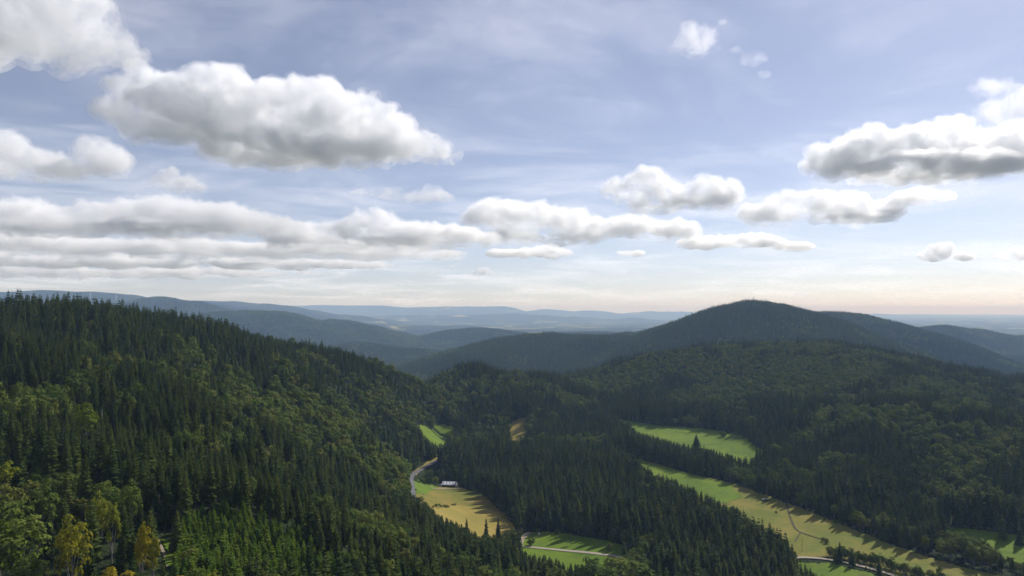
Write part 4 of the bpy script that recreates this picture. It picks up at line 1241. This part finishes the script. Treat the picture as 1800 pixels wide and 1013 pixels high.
def build_cloud(name, d, base_v, puffs, density, label, seed, bumpy=1.0, voxel_px=2.6, depth=0.75, wisp=0.0, aniso=0.38):
    """puffs: (u, v, ru, rv) of the photograph at distance d; each becomes a lobe grown over with smaller lobes"""
    r = np.random.default_rng(seed)
    k = d / F_PX
    base_z = -(base_v - V_H) * k
    balls = []                                # centre, radii
    for (u, v, ru, rv) in puffs:
        c = px(u, v, d)
        c[1] += r.uniform(-0.3, 0.3) * ru * k * depth
        rad3 = np.array([ru, ru * depth, rv]) * k
        balls.append((c, rad3 * 0.92))
        m = int(14 + 16 * bumpy * max(1.0, ru / max(rv, 1)))
        for _ in range(m):
            dr = r.normal(size=3); dr /= np.linalg.norm(dr)
            dr[2] = abs(dr[2]) * 1.1 - 0.25
            q = c + dr * rad3 * 0.9
            r2 = rv * k * r.uniform(0.22, 0.5)
            balls.append((q, np.array([r2 * 1.15, r2 * 1.1, r2])))
            for _ in range(int(4 * bumpy)):
                e = r.normal(size=3); e /= np.linalg.norm(e); e[2] = abs(e[2]) - 0.15
                r3 = r2 * r.uniform(0.25, 0.5)
                balls.append((q + e * r2 * 1.0, np.array([r3, r3, r3])))
    v0, f0 = ICO[2]; v1, f1 = ICO[1]
    vs, fs, off = [], [], 0
    for c, rr in balls:
        big = rr.max() > 0.35 * max(b[1].max() for b in balls[:1])
        V, Fc = (v0, f0)
        vs.append(V * rr + c); fs.append(Fc + off); off += len(V)
    V = np.concatenate(vs); Fc = np.concatenate(fs)
    org = V.mean(0); org[2] = base_z
    V = V - org
    low = V[:, 2] < 0
    V[low, 2] *= 0.22                         # cumulus bases are nearly level
    me = mesh_np(name, V, Fc)
    o = obj(name, me)
    o.location = org
    md = o.modifiers.new('join', 'REMESH'); md.mode = 'VOXEL'; md.voxel_size = voxel_px * k
    dg = bpy.context.evaluated_depsgraph_get()
    m2 = bpy.data.meshes.new_from_object(o.evaluated_get(dg))
    o.modifiers.clear(); o.data = m2; bpy.data.meshes.remove(me)
    m2.name = name
    nv = len(m2.vertices)
    co = np.empty(nv * 3, np.float32); m2.vertices.foreach_get('co', co); co = co.reshape(-1, 3)
    no = np.empty(nv * 3, np.float32); m2.vertex_normals.foreach_get('vector', no); no = no.reshape(-1, 3)
    L = 34 * k
    amp = np.array([mnoise.fractal(Vector(p / L + seed * 3.1), 1.0, 2.1, 4) for p in co])
    fine_ = np.array([mnoise.fractal(Vector(p / (9 * k) + seed * 1.7), 1.0, 2.1, 2) for p in co])
    a = k * ((5.5 * bumpy) * amp + 2.6 * bumpy * fine_)
    co = co + no * a[:, None]
    if wisp > 0:
        w = np.array([mnoise.noise_vector(Vector(p / (L * 2.2)) + Vector((seed, 0, 0))) for p in co])
        co = co + w * (wisp * k)
    def finish(mesh, cc, mat):
        mesh.vertices.foreach_set('co', cc.astype(np.float32).ravel())
        mesh.update()
        t_ = obj('hull', mesh); md_ = t_.modifiers.new('close', 'REMESH'); md_.mode = 'VOXEL'; md_.voxel_size = voxel_px * k * 0.9; md_.use_smooth_shade = True
        e_ = bpy.data.meshes.new_from_object(t_.evaluated_get(bpy.context.evaluated_depsgraph_get()))
        bpy.data.objects.remove(t_)
        e_.name = mesh.name; e_.materials.clear(); e_.materials.append(mat)
        return e_
    size = k * min(30.0, 2.0 * float(np.mean([p[3] for p in puffs])))
    soft = k * min(6.0, 0.28 * float(np.mean([p[3] for p in puffs])))
    # a dense heart inside a thinner, torn outer part
    whole = float(np.mean([p[3] for p in puffs])) > 13 and density > 0.0055
    if not whole:
        o.data = finish(m2, co, cloud_material(name + '_vapour', density * 1.5, aniso, size, *((0.43, 0.62) if density < 0.005 else (0.38, 0.58))))
        return tag(o, label, 'cloud', 'clouds drifting over the hills')
    heart = m2.copy(); heart.name = 'dense_core'
    up = np.clip(no[:, 2:3], -1, 1)
    heart = finish(heart, co - no * (soft * (0.55 - 0.35 * up)), cloud_material(name + '_heart', density * 0.72, aniso, size * 0.8, 0.39, 0.55))
    o.data = finish(m2, co + no * (soft * (0.75 - 0.35 * up)), cloud_material(name + '_vapour', density * 0.6, aniso, size * 0.9, 0.45, 0.62))
    obj('dense_core', heart, None, o)
    tag(o, label, 'cloud', 'clouds drifting over the hills')
    return o

CLOUDS = [
    dict(name='cumulus_cloud', d=4700, base_v=283, density=0.016, seed=1, wisp=10,
         puffs=[(300, 200, 85, 60), (360, 190, 80, 75), (440, 205, 90, 65), (520, 205, 85, 62), (590, 212, 85, 58), (650, 235, 75, 45), (710, 258, 62, 28), (765, 268, 42, 18),
                (470, 255, 150, 30), (600, 268, 110, 22), (330, 150, 32, 34), (240, 195, 40, 36), (232, 122, 20, 22), (216, 152, 28, 20), (205, 195, 34, 32), (232, 222, 44, 28), (620, 292, 70, 9), (555, 170, 34, 28), (480, 165, 34, 28)],
         label='largest grey-based cumulus cloud above the left ridge'),
    dict(name='cumulus_cloud', d=2950, base_v=128, density=0.012, seed=2, wisp=14,
         puffs=[(40, 40, 110, 75), (120, 45, 75, 75), (160, 70, 48, 48), (-80, 40, 110, 80), (110, 105, 40, 24), (205, 80, 26, 22), (232, 98, 20, 18), (150, 110, 20, 16)],
         label='bright white cloud cut off by the upper left corner of the photo'),
    dict(name='cumulus_cloud', d=5300, base_v=318, density=0.012, seed=3, wisp=8,
         puffs=[(20, 275, 60, 36), (75, 290, 52, 28), (120, 300, 46, 20), (165, 275, 44, 32), (195, 290, 38, 24), (-50, 280, 60, 36)],
         label='grey and cream cloud at the left edge beneath the corner cloud'),
    dict(name='cumulus_cloud', d=5800, base_v=336, density=0.010, seed=4, wisp=7,
         puffs=[(290, 314, 30, 20), (315, 322, 32, 15), (342, 330, 18, 7)],
         label='small round cloud just under the left end of the largest cloud'),
    dict(name='cumulus_cloud', d=5400, base_v=320, density=0.016, seed=5, wisp=7,
         puffs=[(1465, 285, 42, 32), (1530, 268, 56, 42), (1600, 262, 60, 42), (1665, 260, 60, 46), (1730, 268, 60, 46), (1800, 262, 60, 52), (1880, 270, 70, 52), (1640, 296, 160, 20)],
         label='flat-based cumulus with dark blue underside at the right edge'),
    dict(name='cumulus_cloud', d=4300, base_v=250, density=0.006, seed=6, wisp=16,
         puffs=[(1765, 195, 34, 26), (1800, 190, 40, 34), (1770, 155, 40, 16), (1840, 165, 50, 40), (1740, 150, 22, 10)],
         label='pale hazy cloud towering above the dark flat-based cloud on the right'),
    dict(name='cumulus_cloud', d=6900, base_v=368, density=0.012, seed=7, wisp=6,
         puffs=[(1100, 335, 36, 24), (1145, 330, 40, 34), (1190, 346, 44, 20), (1235, 340, 38, 28), (1275, 342, 28, 26), (1170, 360, 70, 9)],
         label='twin-topped cumulus above the middle of the far horizon'),
    dict(name='cumulus_cloud', d=8000, base_v=394, density=0.009, seed=8, wisp=7,
         puffs=[(1340, 375, 38, 18), (1390, 362, 44, 26), (1440, 360, 44, 26), (1490, 365, 56, 26), (1550, 368, 44, 20), (1620, 345, 60, 12), (1500, 384, 80, 9), (1360, 388, 40, 7)],
         label='ragged grey cloud below the dark flat-based cloud on the right'),
    dict(name='cumulus_cloud', d=11500, base_v=428, density=0.0075, seed=9, wisp=5,
         puffs=[(860, 375, 42, 28), (920, 385, 60, 30), (985, 385, 60, 24), (1040, 400, 60, 22), (1110, 400, 60, 18), (1180, 405, 54, 20), (900, 415, 60, 12), (1000, 420, 60, 9)],
         label='long lumpy cloud bank in the centre above the far hills'),
    dict(name='cumulus_cloud', d=12500, base_v=440, density=0.006, seed=10, wisp=4,
         puffs=[(1250, 425, 60, 14), (1320, 425, 60, 14), (1390, 434, 50, 8)],
         label='thin tapering cloud bank right of the central lumpy bank'),
    dict(name='cumulus_cloud', d=12800, base_v=455, density=0.007, seed=11, wisp=4,
         puffs=[(900, 446, 50, 9), (960, 443, 46, 12), (995, 445, 18, 8), (1110, 446, 28, 5)],
         label='low flat cloud strip under the central lumpy bank'),
    dict(name='stratocumulus_cloud', d=9200, base_v=412, density=0.008, seed=12, wisp=6,
         puffs=[(-60, 378, 90, 26), (30, 375, 70, 24), (90, 385, 90, 22), (170, 380, 80, 28), (250, 374, 80, 27), (320, 377, 80, 27), (400, 384, 80, 26), (470, 395, 70, 20), (300, 402, 150, 12), (100, 402, 140, 12)],
         label='long cream-topped cloud band over the left ridge'),
    dict(name='stratocumulus_cloud', d=10300, base_v=432, density=0.008, seed=13, wisp=5,
         puffs=[(500, 405, 60, 18), (580, 408, 70, 20), (655, 396, 44, 24), (720, 410, 70, 20), (790, 414, 66, 20), (845, 420, 40, 14), (680, 424, 140, 10), (540, 424, 90, 10)],
         label='cloud band with one round knob left of the central bank'),
    dict(name='stratocumulus_cloud', d=12500, base_v=452, density=0.007, seed=14, wisp=5,
         puffs=[(-40, 422, 100, 20), (60, 428, 100, 20), (150, 434, 90, 18), (260, 436, 90, 16), (360, 438, 90, 16), (450, 440, 90, 16), (560, 442, 110, 14), (680, 444, 100, 11), (770, 446, 60, 7)],
         label='second cloud band below the long cream-topped one'),
    dict(name='stratocumulus_cloud', d=16500, base_v=471, density=0.0055, seed=15, wisp=4,
         puffs=[(20, 457, 70, 14), (110, 459, 70, 14), (200, 461, 70, 13), (290, 460, 60, 13), (345, 450, 30, 20), (420, 462, 80, 12), (520, 464, 70, 10), (600, 466, 60, 9), (660, 466, 30, 7)],
         label='third cloud band with a small round dome low over the left ridge'),
    dict(name='stratocumulus_cloud', d=21000, base_v=489, density=0.004, seed=16, wisp=3,
         puffs=[(0, 478, 90, 11), (120, 480, 80, 10), (240, 479, 80, 11), (340, 480, 70, 10), (440, 482, 70, 9), (540, 482, 40, 6)],
         label='lowest faint cloud band just above the blue hills on the left'),
    dict(name='cumulus_cloud', d=6300, base_v=355, density=0.004, seed=17, wisp=12,
         puffs=[(640, 335, 30, 9), (690, 342, 50, 10), (750, 345, 44, 12), (785, 350, 22, 7)],
         label='thin wispy cloud strip between the largest cloud and the central bank'),
    dict(name='cumulus_cloud', d=14500, base_v=461, density=0.007, seed=18, wisp=4,
         puffs=[(1628, 450, 20, 11), (1655, 443, 24, 17), (1690, 453, 20, 8)],
         label='small isolated cumulus low in the sky right of the wooded peak'),
    dict(name='cumulus_cloud', d=14500, base_v=461, density=0.006, seed=19, wisp=4,
         puffs=[(1765, 452, 18, 8), (1790, 447, 22, 14), (1830, 450, 30, 12)],
         label='small cloud at the right edge beside the isolated low cumulus'),
    dict(name='cumulus_cloud', d=20500, base_v=488, density=0.006, seed=20, wisp=2,
         puffs=[(835, 483, 10, 4), (850, 480, 14, 7), (862, 483, 8, 4)],
         label='tiny flat cloud low above the far horizon in the centre'),
    dict(name='cumulus_cloud', d=17500, base_v=471, density=0.006, seed=21, wisp=2,
         puffs=[(796, 466, 10, 4), (808, 464, 9, 5)],
         label='tiny cloud tucked beneath the left tip of the central strip'),
    dict(name='cumulus_cloud', d=2750, base_v=92, density=0.009, seed=22, wisp=9,
         puffs=[(1205, 75, 22, 18), (1232, 65, 34, 26), (1215, 45, 14, 14), (1258, 50, 16, 12), (1278, 36, 12, 8)],
         label='small torn white cloud high in the sky'),
    dict(name='cumulus_cloud', d=2950, base_v=140, density=0.004, seed=23, wisp=7,
         puffs=[(1330, 98, 22, 12), (1350, 125, 16, 8), (1298, 84, 14, 6)],
         label='faint shred of cloud trailing from the small torn white cloud'),
]
for c in CLOUDS:
    build_cloud(**c)
print('clouds', round(time.time() - T0, 1))

# a thin veil of ice cloud far above everything, curving down towards the horizon
def dome_mesh(name, r1, z_low, thick, base=300.0, n_=96):
    """a shallow dome on a square grid, closed underneath when it has thickness; its apex is nowhere special"""
    t = np.linspace(-1, 1, n_); A_, B_ = np.meshgrid(t, t)
    # square to disc
    xx = A_ * np.sqrt(1 - B_ * B_ / 2) * r1 + 317.0; yy = B_ * np.sqrt(1 - A_ * A_ / 2) * r1 - 211.0
    zz = z_low * np.clip(1 - (xx * xx + yy * yy) / (r1 * 1.01) ** 2, 0, 1) + base
    V = np.stack([xx, yy, zz], -1).reshape(-1, 3)
    idx_ = np.arange(n_ * n_).reshape(n_, n_)
    f_ = np.stack([idx_[:-1, :-1], idx_[1:, :-1], idx_[1:, 1:], idx_[:-1, 1:]], -1).reshape(-1, 4)
    if thick:
        up = V + np.array([0, 0, thick]); m_ = n_ * n_
        rim = np.concatenate([idx_[0, :-1], idx_[:-1, -1], idx_[-1, :0:-1], idx_[:0:-1, 0]])
        nx_ = np.roll(rim, -1)
        f_ = np.concatenate([f_, f_[:, ::-1] + m_, np.stack([rim, nx_, nx_ + m_, rim + m_], 1)])
        V = np.concatenate([V, up])
    return mesh_np(name, V, f_)
vm = Nodes('ice_veil')
vs = vm.n('ShaderNodeVolumeScatter'); vs.inputs['Color'].default_value = (1.0, 0.95, 0.985, 1)
vs.inputs['Density'].default_value = 4.3e-5; vs.inputs['Anisotropy'].default_value = 0.15
vm.l(vs.outputs[0], vm.out.inputs['Volume']); vm.m.cycles.homogeneous_volume = True
tag(obj('cirrus_veil', dome_mesh('cirrus_veil', 100000.0, 5200.0, 1000.0), vm.m), 'thin whitish veil of high cloud over the whole sky', kind='stuff')
cs = Nodes('cirrus_streaks')
tc = cs.n('ShaderNodeTexCoord')
mp = cs.n('ShaderNodeMapping'); mp.inputs['Rotation'].default_value = (0, 0, R(32)); mp.inputs['Scale'].default_value = (0.00007, 0.00012, 0)
cs.l(tc.outputs['Object'], mp.inputs['Vector'])
st = cs.noise(1.0, 6, 0.6, mp.outputs[0], 0.5)
mq = cs.n('ShaderNodeMapping'); mq.inputs['Scale'].default_value = (1, 1, 0); cs.l(tc.outputs['Object'], mq.inputs['Vector'])
pt = cs.noise(0.00011, 6, 0.6, mq.outputs[0], 0.6)
f = cs.n('ShaderNodeMapRange', interpolation_type='SMOOTHSTEP'); cs.l(cs.math('ADD', cs.math('MULTIPLY', st, 0.35), cs.math('MULTIPLY', pt, 0.65)), f.inputs['Value'])
f.inputs['From Min'].default_value = 0.43; f.inputs['From Max'].default_value = 0.66; f.inputs['To Max'].default_value = 0.38
tp = cs.n('ShaderNodeBsdfTransparent'); tl = cs.n('ShaderNodeBsdfTranslucent'); tl.inputs['Color'].default_value = (0.95, 0.95, 0.97, 1)
ms = cs.n('ShaderNodeMixShader'); cs.l(f.outputs[0], ms.inputs[0]); cs.l(tp.outputs[0], ms.inputs[1]); cs.l(tl.outputs[0], ms.inputs[2])
cs.l(ms.outputs[0], cs.out.inputs['Surface'])
tag(obj('cirrus_streaks', dome_mesh('cirrus_streaks', 95000.0, 4700.0, 0), cs.m), 'faint streaks of high ice cloud', kind='stuff')
# ------------------------------------------------------------------ the air
HZ_TOP, HZ_LOW, HZ_R = 262.0, float(gz.min()) - 1.5, 62000.0
bm = bmesh.new()
bmesh.ops.create_cube(bm, size=1.0)
for v in bm.verts:
    v.co = (v.co.x * 2 * HZ_R, v.co.y * 2 * HZ_R, HZ_TOP if v.co.z > 0 else HZ_LOW)
hm = bpy.data.meshes.new('haze'); bm.to_mesh(hm); bm.free()
h = Nodes('air')
pv = h.n('ShaderNodeVolumePrincipled')
pv.inputs['Color'].default_value = (0.43, 0.63, 1.0, 1)
pv.inputs['Absorption Color'].default_value = (1, 1, 1, 1)
pv.inputs['Density'].default_value = 6.2e-5
pv.inputs['Anisotropy'].default_value = 0.0
h.l(pv.outputs[0], h.out.inputs['Volume'])
h.m.cycles.homogeneous_volume = True
tag(obj('haze', hm, h.m), 'pale blue haze between the hills', kind='stuff')
print('done', round(time.time() - T0, 1))
